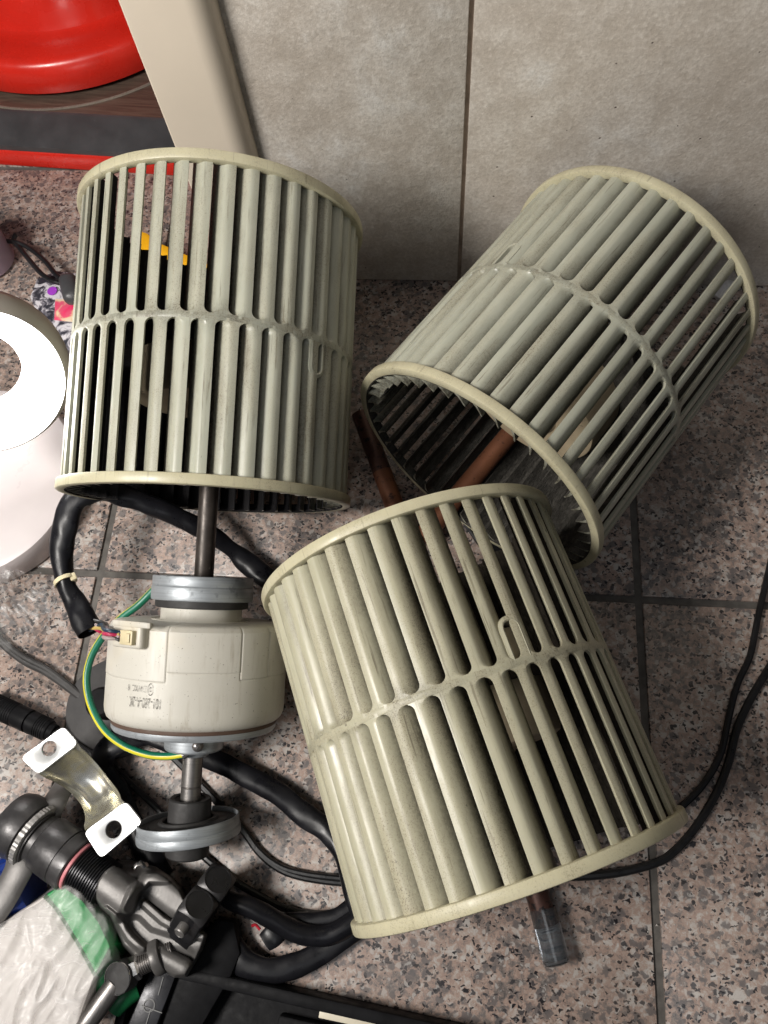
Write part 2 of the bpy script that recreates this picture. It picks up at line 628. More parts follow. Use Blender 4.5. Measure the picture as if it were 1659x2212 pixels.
def film(name, col, alpha, rough=.18, scale=90, lo=.45, hi=.75, spread=.35, trans=0.0):
    """thin plastic film: partly clear, whiter along its creases"""
    t = NT(name)
    p = t.coord()
    mp = t.n('ShaderNodeMapping', ins={'Vector': p, 'Rotation': (0, 0, rad(35)), 'Scale': (.3, 1, 1)}).outputs[0]
    n = t.noise(mp, scale, 6, .65, None, .8)
    a = t.ramp(n, [(lo, max(0, alpha - spread)), (hi, min(1, alpha + spread))])
    t.set(col, rough, 0, .6)
    t.link(a, t.b.inputs['Alpha'])
    t.bump(n, .22, .001)
    return t.mat


def creased(name, col, a0, a1, ang, rough):
    t = NT(name)
    p = t.coord()
    mp_ = t.n('ShaderNodeMapping', ins={'Vector': p, 'Rotation': (0, 0, rad(ang)), 'Scale': (.22, 1, 1)}).outputs[0]
    n = t.noise(mp_, 34, 2.5, .55, None, 1.4)
    ridge = t.math('ABSOLUTE', t.math('SUBTRACT', n, .5))
    n2 = t.noise(p, 22, 3, .5)
    line = t.ramp(ridge, [(0, 1), (.018, .35), (.06, 0)])
    line = t.math('MULTIPLY', line, t.ramp(n2, [(.40, .15), (.62, 1)]))
    a = t.math('ADD', t.math('ADD', a0, t.math('MULTIPLY', line, a1)), t.math('MULTIPLY', t.math('SUBTRACT', n2, .5), .35), True)
    t.set(col, rough, 0, .6)
    t.link(a, t.b.inputs['Alpha'])
    t.bump(t.math('ADD', t.ramp(ridge, [(0, 1), (.12, 0)]), n2), .2, .0016)
    return t.mat


BAGFILM = creased('bag_film', (.86, .84, .83), .26, .26, 30, .30)
CLEARFILM = creased('clear_film', (.88, .87, .86), .13, .7, -40, .14)
GLASSY = NT('clear_plastic')
GLASSY.set((.80, .83, .86), .03, 0, .6)
GLASSY.b.inputs['Transmission Weight'].default_value = .97
GLASSY.b.inputs['IOR'].default_value = 1.42
GLASSY = GLASSY.mat
PURPLE = NT('lilac_plastic')
PURPLE.set((.46, .34, .42), .2, 0, .5)
PURPLE.b.inputs['Transmission Weight'].default_value = .35
PURPLE = PURPLE.mat

# ------------------------------------------------------------------ the setting: floor and wall tiles
def slab(parent, x0, x1, y0, y1, z0, z1, mat, M=None, b=.0009):
    mb = MB()
    box(mb, (M or Matrix()) @ Matrix.Translation(((x0 + x1) / 2, (y0 + y1) / 2, (z0 + z1) / 2)), x1 - x0, y1 - y0, z1 - z0, b)
    return obj('tile', mb, mat, parent)


mb = MB()
box(mb, Matrix.Translation((-.1, .4, -.0145)), 2.4, 2.2, .025, 0)
floor = obj('floor', mb, GROUT, kind='structure', label='speckled pinkish granite tile floor with dark grout')
G = .0026
XS = [-1.0334, -.6434, -.2534, .1367, .5268, .9168]
YS = [-.631, -.241, .149, .539, .929, 1.319]
for i in range(5):
    for j in range(5):
        slab(floor, XS[i] + G, XS[i + 1] - G, YS[j] + G, YS[j + 1] - G, -.010, 0, GRANITE)
WY = .4165
PX0, PX1 = -.1897, -.139
mb = MB()
box(mb, Matrix.Translation(((PX0 + .012 + .8) / 2, WY + .0525, .44)), .8 - PX0 - .012, .10, .90, 0)
wall = obj('wall', mb, WGROUT, kind='structure', label='beige stone tiled wall with one vertical joint')
for x0, x1 in ((PX0 + .012, .0020), (.0040, .60), (.602, .80)):
    for z0, z1 in ((.0015, .4485), (.4505, .8895)):
        mb = MB()
        box(mb, Matrix.Translation(((x0 + x1) / 2, WY + .005, (z0 + z1) / 2)), x1 - x0 - .0008, .011, z1 - z0, .0008)
        obj('tile', mb, WALLST, wall)

# ------------------------------------------------------------------ blower wheels
NB = 43
PITCH = 360.0 / NB
WL = .1821
H2 = WL / 2


def blade_mesh(name, hand, sgn, mats):
    """one curved blade running from the middle ring (z=0) to an end ring (z=sgn*H2)"""
    mb = MB()
    base = [(-.6, 86.9), (1.7, 87.25), (3.5, 87.1), (4.3, 86.75), (5.1, 86.2), (6.8, 84.8), (8.7, 82.2), (10.2, 78.9), (11.5, 74.7), (10.9, 74.2), (9.4, 77.6), (7.7, 80.8), (5.6, 83.3), (2.8, 84.6), (-.2, 85.1)]
    wR = {2: 1.0, 3: 1.0, 4: .9, 5: .5, 6: .2}
    wL = {0: 1.0, 14: 1.0, 13: .3}
    zs = [.0002, .0019, .0021, .0025, .0031, .0039, .0048, .0058, .03, .06, H2 - .0008]
    n = len(base)
    vs, fs, ms = [], [], []
    for z in zs:
        d = max(0.0, z - .0019) * 1000
        fr = 3.6
        fl = fr - math.sqrt(max(0, fr * fr - (fr - min(d, fr)) ** 2)) if d < fr else 0
        fl = min(fl, 2.8)
        for i, (t, r) in enumerate(base):
            t2 = t + fl * wR.get(i, 0) - fl * wL.get(i, 0)
            r2 = r + fl * .12 * (1 if i in (4, 5) else 0)
            vs.append(Vector((hand * t2 * .001, r2 * .001, sgn * z)))
    for k in range(len(zs) - 1):
        for i in range(n):
            j = (i + 1) % n
            fs.append([k * n + i, k * n + j, (k + 1) * n + j, (k + 1) * n + i])
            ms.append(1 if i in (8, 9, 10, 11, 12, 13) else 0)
    fs += [list(range(n)), list(range((len(zs) - 1) * n, len(zs) * n))]
    ms += [0, 0]
    mb.add(vs, fs, ms)
    return mesh_of(name, mb, mats, 24)


def wheel(label, c, a, hand, ph_near, ph_far, plastic, dust, clip_phi, clip_sgn, hub_dark):
    a = Vector(a).normalized()
    x = a.cross(Vector((0, 0, 1))).normalized()
    u = x.cross(a)
    M = Matrix((x, u, -a)).transposed().to_4x4()
    M.translation = Vector(c)
    w = thing('blower_wheel', label, 'blower wheel', M=M, group='cream plastic blower wheels')
    ringm = RINGPL
    for sg in (1, -1):
        mb = MB()
        z0, z1 = sorted((sg * (H2 - .0062), sg * H2))
        lathe(mb, rring(.0838, .0900, z0, z1, .0011), 128, None, [0] * 7 + [1] * 5)
        obj('end_ring', mb, [ringm, dust], w, local=True)
    mb = MB()
    lathe(mb, rring(.0835, .0873, -.0019, .0019, .0004), 129)
    obj('middle_ring', mb, plastic, w, local=True)
    for sg, ph in ((1, ph_near), (-1, ph_far)):
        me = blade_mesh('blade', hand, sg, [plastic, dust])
        for k in range(NB):
            o = bpy.data.objects.new('blade', me)
            C.objects.link(o)
            o.parent = w
            o.rotation_euler = (0, 0, -rad(ph + PITCH * k))
    mb = MB()
    lathe(mb, [(.012, -.0015), (.080, -.0015), (.080, .0015), (.012, .0015), (.012, -.0015)], 96)
    obj('centre_disc', mb, dust, w, local=True)
    mb = MB()
    lathe(mb, [(.010, .0016), (.0485, .0016), (.0485, .028), (.0475, .0305), (.045, .0315), (.022, .0315), (.018, .036), (.010, .036), (.010, .0016)], 64)
    obj('hub', mb, HUBPL, w, local=True)
    # balance clip: a U-shaped wall standing on a blade next to the middle ring
    mb = MB()
    hw, ln, th = .0036, .0200, .0026
    path = [(-hw, .0015)] + [(-hw, ln - hw)]
    for k in range(1, 8):
        an = math.pi - math.pi * k / 8
        path.append((hw * math.cos(an), ln - hw + hw * math.sin(an)))
    path += [(hw, ln - hw), (hw, .0015)]
    vs, fs = [], []
    for i, (px, pz) in enumerate(path):
        q0, q1 = path[max(0, i - 1)], path[min(len(path) - 1, i + 1)]
        tx, tz = q1[0] - q0[0], q1[1] - q0[1]
        L = math.hypot(tx, tz)
        nx, nz = -tz / L, tx / L
        for (o_, r_) in ((0, .079), (0, .0868), (th * .3, .0873), (th, .0866), (th, .079)):
            vs.append(Vector((px + nx * o_, r_, clip_sgn * (pz + nz * o_))))
    for i in range(len(path) - 1):
        for k in range(5):
            fs.append([i * 5 + k, i * 5 + (k + 1) % 5, (i + 1) * 5 + (k + 1) % 5, (i + 1) * 5 + k])
    fs += [[0, 1, 2, 3, 4], [(len(path) - 1) * 5 + k for k in range(5)]]
    # dirty floor of the slot
    mb.add(vs, fs)
    mb.add([(-hw, .0815, clip_sgn * .0015), (hw, .0815, clip_sgn * .0015), (hw, .0815, clip_sgn * (ln - .002)), (-hw, .0815, clip_sgn * (ln - .002))], [[0, 1, 2, 3]], 1)
    rz = Matrix.Rotation(-rad(clip_phi), 4, 'Z')
    mb.v = [rz @ v for v in mb.v]
    obj('balance_clip', mb, [plastic, HUBPL], w, local=True)
    return w


C0 = Vector((-.1507, .2625, .1152))
A0 = Vector((-.0057, .959, .2832)).normalized()
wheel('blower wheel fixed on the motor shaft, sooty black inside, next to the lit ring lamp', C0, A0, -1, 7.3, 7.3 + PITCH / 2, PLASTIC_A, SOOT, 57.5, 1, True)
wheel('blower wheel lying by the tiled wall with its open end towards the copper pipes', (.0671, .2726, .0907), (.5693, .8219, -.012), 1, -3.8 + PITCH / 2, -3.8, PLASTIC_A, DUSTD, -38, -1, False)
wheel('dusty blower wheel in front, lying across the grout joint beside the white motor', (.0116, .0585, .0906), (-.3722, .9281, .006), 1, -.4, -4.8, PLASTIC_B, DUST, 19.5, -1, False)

# ------------------------------------------------------------------ fan motor (lies with its shaft in the first wheel)
XW = A0.cross(Vector((0, 0, 1))).normalized()
UW = XW.cross(A0)
MM = Matrix((XW, UW, -A0)).transposed().to_4x4()
MM.translation = C0


def mp(s, phi=0.0, r=0.0):
    """point at distance s along the motor axis, angle phi from the top, radius r"""
    return MM @ Vector((r * math.sin(rad(phi)), r * math.cos(rad(phi)), s))


motor = thing('fan_motor', 'cream resin fan motor with a shaft at both ends, lying on the granite floor', 'motor', M=MM)
# casing as a fine grid so that the moulded panels stand proud
mb = MB()
NA, R0 = 600, .0540
S0, S1 = .1660, .2255
prof = [(S0, .0), (S0, .026), (S0 + .0002, .046), (S0 + .0008, .0505), (S0 + .0020, .0526), (S0 + .0036, .0535)]
k = S0 + .0040
while k < S1 - .0085:
    prof.append((k, R0))
    k += .0005
prof += [(S1 - .0080, R0), (S1 - .0050, R0 - .0004), (S1 - .0025, R0 - .0015), (S1 - .0008, R0 - .0034), (S1, R0 - .005), (S1, 0)]


def panel(phi, s):
    """raised moulding: the front half overlaps the rear half along a stepped edge"""
    edge = .1980 if phi < -1 else (.1925 if phi < 43 else .1965)
    if phi > 64.5 or phi < -75:
        edge = .196
    h = .00025 if s < edge else 0.0
    for p0, sa, sb in ((-1, S0, .1980), (43, S0, .1965), (64.5, S0, .1965)):
        if abs(phi - p0) < .31 and sa < s < sb:
            h -= .0006
    if abs(s - edge) < .00025:
        h -= .0003
    return h


vs, fs = [], []
for s_, r_ in prof:
    for i in range(NA):
        phi = -180 + 360.0 * i / NA
        rr = max(0, r_ + (panel(phi, s_) if r_ > .05 else 0))
        vs.append(mp(s_, phi, rr))
for k in range(len(prof) - 1):
    for i in range(NA):
        j = (i + 1) % NA
        fs.append([k * NA + i, k * NA + j, (k + 1) * NA + j, (k + 1) * NA + i])
mb.add(vs, fs)
obj('casing', mb, MOTORPL, motor, angle=50)
IM = lambda s: MM @ Matrix.Translation((0, 0, s))
mb = MB()
lathe(mb, rcyl(.0248, .154, .1668, .0008), 64, MM)
lathe(mb, [(.0300, .1655), (.0300, .1662), (.0258, .1664)], 64, MM)
obj('front_boss', mb, MOTORPL, motor)
mb = MB()
lathe(mb, rring(.0235, .0308, .1390, .1455, .0007), 72, MM)
lathe(mb, rring(.0235, .0312, .1452, .1540, .0010), 72, MM)
obj('mounting_ring', mb, ZINC, motor)
mb = MB()
lathe(mb, rring(.007, .0285, .1402, .1585, .0012), 64, MM)
obj('rubber_cushion', mb, RUBBER, motor)
mb = MB()
lathe(mb, rcyl(.0060, -.045, .165, .0004), 40, MM)
obj('front_shaft', mb, SHAFT, motor)
mb = MB()
lathe(mb, rring(.02, .0497, .2250, .2275, .0004), 96, MM)
obj('seam_ring', mb, simple('brown_seam', (.085, .05, .035), .7), motor)
mb = MB()
lathe(mb, [(0, .2268), (.0488, .2268), (.0494, .2274), (.0494, .2300), (.0486, .2312), (.040, .2322), (.019, .2330), (.0178, .2340), (.0176, .2440), (.0168, .2450), (.0105, .2454), (.0098, .2464), (.0094, .2482), (.0086, .2488), (0, .2488)], 96, MM)
obj('rear_flange', mb, ZINC, motor)
mb = MB()
lathe(mb, [(0, .240), (.0061, .240), (.0061, .2668), (.0055, .2674), (.0061, .2680), (.0061, .285), (0, .285)], 40, MM)
obj('rear_shaft', mb, STEEL, motor)
# rear cushion, its ring hangs a little askew
TW = MM @ Matrix.Translation((0, 0, .2915)) @ Matrix.Rotation(rad(7), 4, 'Y') @ Matrix.Rotation(rad(-3), 4, 'X')
mb = MB()
lathe(mb, [(.0062, .2760), (.0075, .2752), (.0092, .2752), (.0094, .2745), (.0118, .2742), (.0126, .2748), (.0129, .2760), (.0129, .290), (.0131, .300), (.0131, .3075), (.0122, .3085), (.006, .3085)], 56, MM)
obj('rubber_bush', mb, RUBBER, motor)
mb = MB()
lathe(mb, [(.0150, -.001), (.0152, -.0046), (.0160, -.0052), (.0175, -.0050), (.0182, -.0036), (.0235, -.0032), (.0248, -.0020), (.0300, -.0022), (.0300, .004), (.0128, .004), (.0128, -.001), (.0150, -.001)], 72, TW)
ob = obj('rubber_web', mb, RUBBER, motor)
mb = MB()
lathe(mb, rring(.0295, .0306, -.0050, .0010, .0004), 80, TW)
lathe(mb, rring(.0290, .0312, .0006, .0062, .0010), 80, TW)
obj('mounting_ring', mb, ZINC, motor)
# socket on the casing with the white plug
SX = MM @ Matrix.Rotation(rad(26), 4, 'Z') @ Matrix.Translation((0, .0550, .1728))
mb = MB()
box(mb, SX @ Matrix.Translation((0, -.001, 0)), .0235, .010, .0150, .0022, 0, 3)
box(mb, SX @ Matrix.Translation((.004, .0035, -.0062)), .0300, .0024, .0034, .0008)
obj('socket', mb, MOTORPL, motor)
mb = MB()
PL = SX @ Matrix.Translation((.0035, .0050, .0012))
box(mb, PL, .0098, .0042, .0080, .0006)
box(mb, PL @ Matrix.Translation((.0022, .0024, .0)), .0030, .0012, .0052, .0004)
plug = obj('plug', mb, simple('yellowed_nylon', (.60, .52, .33), .45), motor)
# screw that holds the earth tag
mb = MB()
SC = frame(mp(.2395, 25, .0176), mp(.2395, 25, 1) - mp(.2395, 25, 0))
lathe(mb, [(0, .0030), (.0012, .0029), (.0026, .0022), (.0034, .0010), (.0034, -.0006), (0, -.0006)], 28, SC)
box(mb, SC @ Matrix.Translation((0, 0, .0028)), .0034, .0007, .0006, .0001)
box(mb, SC @ Matrix.Translation((0, 0, .0028)), .0007, .0034, .0006, .0001)
obj('screw', mb, STEEL, motor)

# printing on the casing: a faded rubber stamp, upside down as the motor lies
def glyphs(mb, txt, s_base, phi0, h, wfac, font_shear=0.0, keep=1.0):
    cu = bpy.data.curves.new('txt', 'FONT')
    cu.body = txt
    cu.size = 1
    cu.resolution_u = 3
    o = bpy.data.objects.new('txt', cu)
    C.objects.link(o)
    dg = bpy.context.evaluated_depsgraph_get()
    me = bpy.data.meshes.new_from_object(o.evaluated_get(dg))
    vs = []
    for v in me.vertices:
        # upside down: x runs to the left (decreasing phi), text height runs down the axis
        phi = phi0 - v.co.x * h * wfac / R0 * 57.2958
        s = s_base + v.co.y * h
        vs.append(mp(s, phi, R0 + .00056))
    fs = [list(p.vertices) for p in me.polygons]
    mb.add(vs, fs)
    bpy.data.objects.remove(o)


mb = MB()
glyphs(mb, 'WXC  8', .2003, -15.2, .0052, .58)
glyphs(mb, '101-280-A-2K', .2068, -2.5, .0082, .44)


def ink_ring(s, phi, a, b, th, sq=False):
    vs, fs = [], []
    n = 4 if sq else 32
    for k in range(n):
        an = 2 * math.pi * (k + (.5 if sq else 0)) / n
        for q in (1.0, 1 - th):
            cx, cy = math.cos(an), math.sin(an)
            if sq:
                cx, cy = cx * 1.414, cy * 1.414
            vs.append(mp(s + b * q * cy, phi + a * q * cx / R0 * 57.3, R0 + .00056))
    for k in range(n):
        j = (k + 1) % n
        fs.append([2 * k, 2 * j, 2 * j + 1, 2 * k + 1])
    mb.add(vs, fs)


ink_ring(.2020, -10.0, .0017, .0034, .14)
ink_ring(.2020, -10.0, .0006, .0014, .35)
ink_ring(.2020, -13.6, .0010, .0017, .14, True)
ink_ring(.2020, -13.4, .0002, .0008, .9, True)
INKF = NT('faded_stamp_ink')
INKF.set((.06, .055, .05), .8)
_n = INKF.noise(INKF.coord(), 420, 4, .7)
INKF.link(INKF.ramp(_n, [(.38, .10), (.58, .80)]), INKF.b.inputs['Alpha'])
obj('stamped_print', mb, INKF.mat, motor)


# ------------------------------------------------------------------ wires and sleeves
def P(px, py, z, r, fl=None):
    q = at(px, py, z)
    return (q.x, q.y, q.z, r) if fl is None else (q.x, q.y, q.z, r, fl)


harness = thing('cable_harness', 'black vinyl sleeve with a zip tie carrying coloured wires to the motor plug', 'cable harness', loc=at(150, 1240, .03))
mb = MB()
tube(mb, [P(193, 1366, .050, .0084, .7), P(178, 1332, .050, .0080, .75), P(159, 1298, .050, .0072, .75), P(141, 1255, .052, .0064, .9), P(134, 1190, .057, .0078, .7), P(142, 1125, .064, .0092, .55), P(166, 1076, .068, .0092, .5),
          P(215, 1058, .066, .0082, .6), P(262, 1068, .060, .0076, .6), P(320, 1090, .052, .0072, .75), P(385, 1118, .042, .0070, .8), P(445, 1148, .032, .0070, .7), P(500, 1185, .020, .0054, .6), P(532, 1215, .014, .0078, .6), P(580, 1252, .012, .0080, .6)],
     24, 1, .15, smooth=9, cap=False)
obj('sleeve', mb, BLACKGL, harness)
mb = MB()
q1, q0, q2 = at(141, 1255, .052), at(145, 1262, .052), at(139, 1248, .052)
ZM = frame(q1, q0 - q2)
lathe(mb, [(.0064, -.0014), (.0073, -.0014), (.0073, .0014), (.0064, .0014), (.0064, -.0014)], 48, ZM, fac=lambda a, z, k: (1 + (.02 if int(a * 24 / math.pi) % 2 else 0)))
hd = at(158, 1248, .053)
box(mb, frame(hd, Vector((.3, .2, 1)), q0 - q2), .0042, .0054, .0052, .0007)
obj('zip_tie', mb, simple('yellowed_nylon_tie', (.66, .58, .38), .4), harness)
cols = [((.012, .035, .065), 'dark blue'), ((.50, .36, .12), 'tan'), ((.42, .02, .075), 'red'), ((.33, .24, .27), 'mauve'), ((.35, .28, .27), 'grey'), ((.02, .02, .02), 'black')]
plugp = SX @ Vector((-.0010, .0052, .0010))
for k, (cc, nm) in enumerate(cols):
    mb = MB()
    w0 = at(194, 1350, .0505) + Vector((.0005 * (k % 3), .0013 * (k - 2.5), .0016 * (k % 3 - 1)))
    w1 = at(220 + 2 * k, 1349 + ((k * 2) % 5) * 5, .062 + .002 * math.sin(k * 2))
    w3 = SX @ Vector((-.0128, .0068 + .0012 * math.cos(k * 3), -.0022 + .0011 * ((k * 4) % 6)))
    e = SX @ Vector((-.0012, .0062 + (k % 2) * .0008, -.0012 + .0008 * k))
    tube(mb, [(*w0, .0012), (*w1, .0012), (*w3, .0012), (*e, .0011)], 8)
    obj('wire', mb, simple('wire_' + nm.replace(' ', '_'), cc, .4, 0, .08), harness, label=nm + ' wire')

mb = MB()
ew = [P(338, 1268, .075, .0024), P(300, 1306, .072, .0023), P(262, 1335, .068, .0023), P(225, 1372, .062, .0023), P(197, 1420, .056, .0023), P(187, 1470, .052, .0023), P(197, 1525, .050, .0023), P(226, 1577, .051, .0023), P(268, 1611, .053, .0023), P(318, 1630, .055, .0023), P(362, 1634, .057, .0023), P(398, 1630, .0585, .0021)]
tube(mb, ew, 14, 1, 0, 0, stripe=(0, 1), twist=.008, smooth=8)
e1, e2 = at(338, 1268, .075), at(398, 1630, .0585)
earth = thing('earth_wire', 'green and yellow striped earth wire curving along the motor', 'wire', loc=at(190, 1480, .0))
obj('insulation', mb, [WIREG, WIREY], earth)
mb = MB()
tube(mb, [(*at(336, 1272, .075), .0027), (*at(343, 1262, .0755), .0022), (*at(346, 1255, .0765), .0012)], 10)
tube(mb, [(*at(346, 1256, .0765), .0009), (*at(343, 1245, .079), .0009, 2.2), (*at(340, 1236, .080), .0004, 2.2)], 8)
obj('tag', mb, STEEL, earth)
mb = MB()
tube(mb, [(*at(396, 1631, .0585), .0026), (*at(404, 1627, .059), .0022), (*at(414, 1618, .0605), .0013, 1.2), (*at(424, 1612, .0625), .0018, .5)], 10)
obj('tag', mb, STEEL, earth)

# sleeves and cables around the wheels
mb = MB()
tube(mb, [P(250, 1560, .020, .006, .5), P(380, 1608, .018, .0066, .5), P(460, 1642, .014, .0066, .55), P(540, 1680, .012, .0068, .55), P(610, 1722, .010, .0068, .55), P(665, 1765, .010, .0072, .5), P(708, 1797, .011, .0066, .6), P(738, 1850, .013, .0048, .9), P(760, 1930, .014, .0052, .8), P(778, 1975, .014, .006, .7)], 20, 1, .14, smooth=8, seed=3)
obj('black_sleeve', mb, BLACKGL, label='black vinyl sleeve running from under the motor to the front wheel', cat='sleeve', group='black vinyl sleeves')
mb = MB()
tube(mb, [P(470, 1925, .018, .004, .9), P(500, 1946, .022, .0052), P(545, 1962, .022, .0058), P(600, 1992, .018, .0060), P(650, 2016, .014, .0062), P(705, 2020, .012, .0062), P(752, 1998, .012, .0060), P(800, 1960, .011, .0058)], 18, 1, .08, smooth=8, seed=9)
obj('black_sleeve', mb, BLACKGL, label='glossy black sleeve from the square nuts to the front wheel rim', cat='sleeve', group='black vinyl sleeves')
mb = MB()
tube(mb, [P(572, 2035, .012, .0056, .3), P(590, 2020, .013, .0066, .3), P(625, 1995, .010, .0058, .5), P(680, 1990, .009, .0056, .6), P(735, 1978, .009, .0058, .6), P(800, 1930, .009, .006, .6)], 20, 1, .14, smooth=8, seed=12)
obj('black_sleeve', mb, BLACKGL, label='black sleeve with a flattened cut end showing a red wire', cat='sleeve', group='black vinyl sleeves')
mb = MB()
tube(mb, [P(500, 2040, .010, .007, .6), P(528, 2080, .010, .0078, .55), P(575, 2096, .010, .0072, .5), P(630, 2088, .009, .0070, .5), P(690, 2062, .008, .0066, .45), P(745, 2025, .008, .0062, .5), P(800, 1985, .008, .006, .6)], 20, 1, .14, smooth=8, seed=17)
obj('black_sleeve', mb, BLACKGL, label='widest black sleeve, looping at the edge of the black tool case', cat='sleeve', group='black vinyl sleeves')
mb = MB()
tube(mb, [P(330, 1590, .012, .006, .4), P(270, 1596, .016, .008, .35), P(228, 1622, .016, .0085, .35), P(222, 1662, .012, .0075, .45), P(258, 1712, .008, .0068, .4), P(282, 1770, .006, .0066, .4), P(312, 1830, .006, .0080, .4), P(350, 1900, .006, .0085, .4)], 20, 1, .14, smooth=8, seed=23)
obj('black_sleeve', mb, BLACKGL, label='creased black sleeve folded beneath the zinc bracket', cat='sleeve', group='black vinyl sleeves')
mb = MB()
tube(mb, [P(562, 2008, .010, .0009), P(552, 1998, .010, .0009), P(544, 2000, .0095, .0009)], 8)
obj('red_wire_end', mb, simple('red_wire', (.45, .015, .03), .4), label='tiny red wire end poking out of a cut sleeve', cat='wire')

mb = MB()
tube(mb, [P(225, 1640, .008, .0022), P(290, 1700, .004, .0022), P(345, 1752, .003, .0022), P(400, 1812, .003, .0022), P(452, 1860, .003, .0024), P(505, 1902, .003, .0024), P(560, 1935, .003, .0024), P(615, 1962, .003, .0024), P(680, 1976, .003, .0024), P(760, 1970, .004, .0024)], 10, smooth=8)
obj('black_cable', mb, CABLE, label='thin black cable passing under the rear bearing ring', cat='cable', group='thin black cables')
for dz, lab in ((0, 'thin black cable right of the bearing ring, upper strand of its pair'), (5, 'thin black cable right of the bearing ring, lower strand of its pair')):
    mb = MB()
    tube(mb, [P(360, 1620 + dz, .006, .0016), P(440, 1700 + dz, .003, .0018), P(520, 1785 + dz, .003, .0020), P(560, 1838 + dz, .003, .0021), P(605, 1872 + dz * 1.3, .003, .0021), P(660, 1888 + dz * 1.8, .003, .0021), P(745, 1898 + dz * 2, .003, .0021), P(820, 1900 + dz * 2, .003, .0021)], 10, smooth=8)
    obj('black_cable', mb, CABLE, label=lab, cat='cable', group='thin black cables')
mb = MB()
tube(mb, [P(1672, 1180, .003, .0022), P(1658, 1243, .003, .0022), P(1638, 1330, .003, .0022), P(1620, 1417, .003, .0022), P(1593, 1478, .003, .0022), P(1574, 1551, .003, .0022), P(1556, 1630, .003, .0022), P(1521, 1692, .003, .0022), P(1475, 1740, .003, .0022), P(1400, 1795, .003, .0022)], 10, smooth=8)
obj('black_cable', mb, CABLE, label='thin black cable at the right edge that slips under the front wheel', cat='cable', group='thin black cables')
mb = MB()
tube(mb, [P(1690, 1400, .003, .0026), P(1659, 1447, .003, .0026), P(1621, 1511, .003, .0026), P(1592, 1575, .003, .0026), P(1574, 1646, .003, .0026), P(1548, 1712, .003, .0026), P(1506, 1782, .003, .0026), P(1460, 1836, .003, .0026), P(1414, 1865, .0045, .0026), P(1317, 1888, .0045, .0026), P(1200, 1893, .003, .0026), P(1080, 1880, .003, .0026)], 10, smooth=8)
obj('black_cable', mb, CABLE, label='thicker black cable curving round the near rim of the front wheel', cat='cable', group='thin black cables')

# ------------------------------------------------------------------ copper pipes
def pipe(name, label, a, b, r, mat, mat2=None, split=.3):
    t = thing(name, label, 'copper pipe', loc=a, group='copper pipes on the floor')
    a, b = Vector(a), Vector(b)
    M = frame(a, b - a)
    L = (b - a).length
    mb = MB()
    if mat2:
        z = L * split
        lathe(mb, [(r * .78, .004), (r * .78, 0), (r, 0), (r, z)], 32, M, [1, 1, 1])
        lathe(mb, [(r, z), (r, L), (r * .78, L), (r * .78, L - .004)], 32, M, 0)
    else:
        lathe(mb, [(r * .78, .004), (r * .78, 0), (r, 0), (r, L), (r * .78, L), (r * .78, L - .004)], 32, M, 0)
    obj('pipe', mb, [mat, mat2] if mat2 else [mat], t)
    return t, M, L


pipe('copper_pipe', 'copper pipe burnt dark at its end, standing out between the two rear wheels', at(779, 893, .026), at(884, 1180, .014), .0070, COPPER, COPPERD, .45)
pipe('copper_pipe', 'brown copper pipe lying inside the open mouth of the wheel by the wall', at(1150, 880, .024), at(912, 1162, .0140), .0072, COPPER)
pt, PM, PLn = pipe('copper_pipe', 'dark copper pipe with a clear cap, poking out from under the front wheel', at(1120, 1800, .0105), at(1181, 1998, .0078), .0072, COPPERD)
a_, b_ = at(1172, 1962, .0082), at(1204, 2084, .0085)
mb = MB()
FM = frame(a_, b_ - a_)
Lc = (b_ - a_).length
lathe(mb, [(.0074, 0), (.0080, 0), (.0081, Lc - .003), (.0076, Lc - .0008), (.0060, Lc), (0, Lc), (0, Lc - .0012), (.0056, Lc - .0014), (.0070, Lc - .003), (.0074, 0)], 36, FM)
obj('clear_cap', mb, GLASSY, pt, label='clear plastic cap')

# ------------------------------------------------------------------ cream post, red basin and the low red-edged board at the back left
mb = MB()
pw = PX1 - PX0
rr = .014
poly = [(PX0, WY - .012 + .003), (PX0 + .001, WY - .012 + .001), (PX0 + .003, WY - .012)]
poly = [(PX0, .470), (PX0, WY - .002), (PX0 + .0015, WY - .0035)]
for k in range(0, 9):
    an = -math.pi / 2 + math.pi / 2 * k / 8
    poly.append((PX1 - rr + rr * math.cos(an), WY - .0035 + rr + rr * math.sin(an) - .012))
poly[2] = (PX0 + .0015, WY - .0035 - .012)
poly[1] = (PX0, WY - .002 - .012)
poly.append((PX1, WY - .0006))
poly.append((PX0 + .011, WY - .0006))
poly.append((PX0 + .011, .470))
prism(mb, poly, 0, .86, b=0)
obj('door_post', mb, TRUNK, label='cream plastic door post with a rounded edge at the end of the tiled wall', cat='post', angle=28)

red0, red1 = at(-60, 353.5, 0), at(420, 384, 0)
ux = (red1 - red0).normalized()
uy = Vector((-ux.y, ux.x, 0))
BM = Matrix((ux, uy, Vector((0, 0, 1)))).transposed().to_4x4()
BM.translation = red1
board = thing('low_board', 'low wood-grain board with dark grey rim and red underside beneath the red basin', 'board', M=BM)
mb = MB()
box(mb, BM @ Matrix.Translation((-.39, .25, .0085)), .80, .50, .017, .002)
obj('base', mb, REDPL, board)
mb = MB()
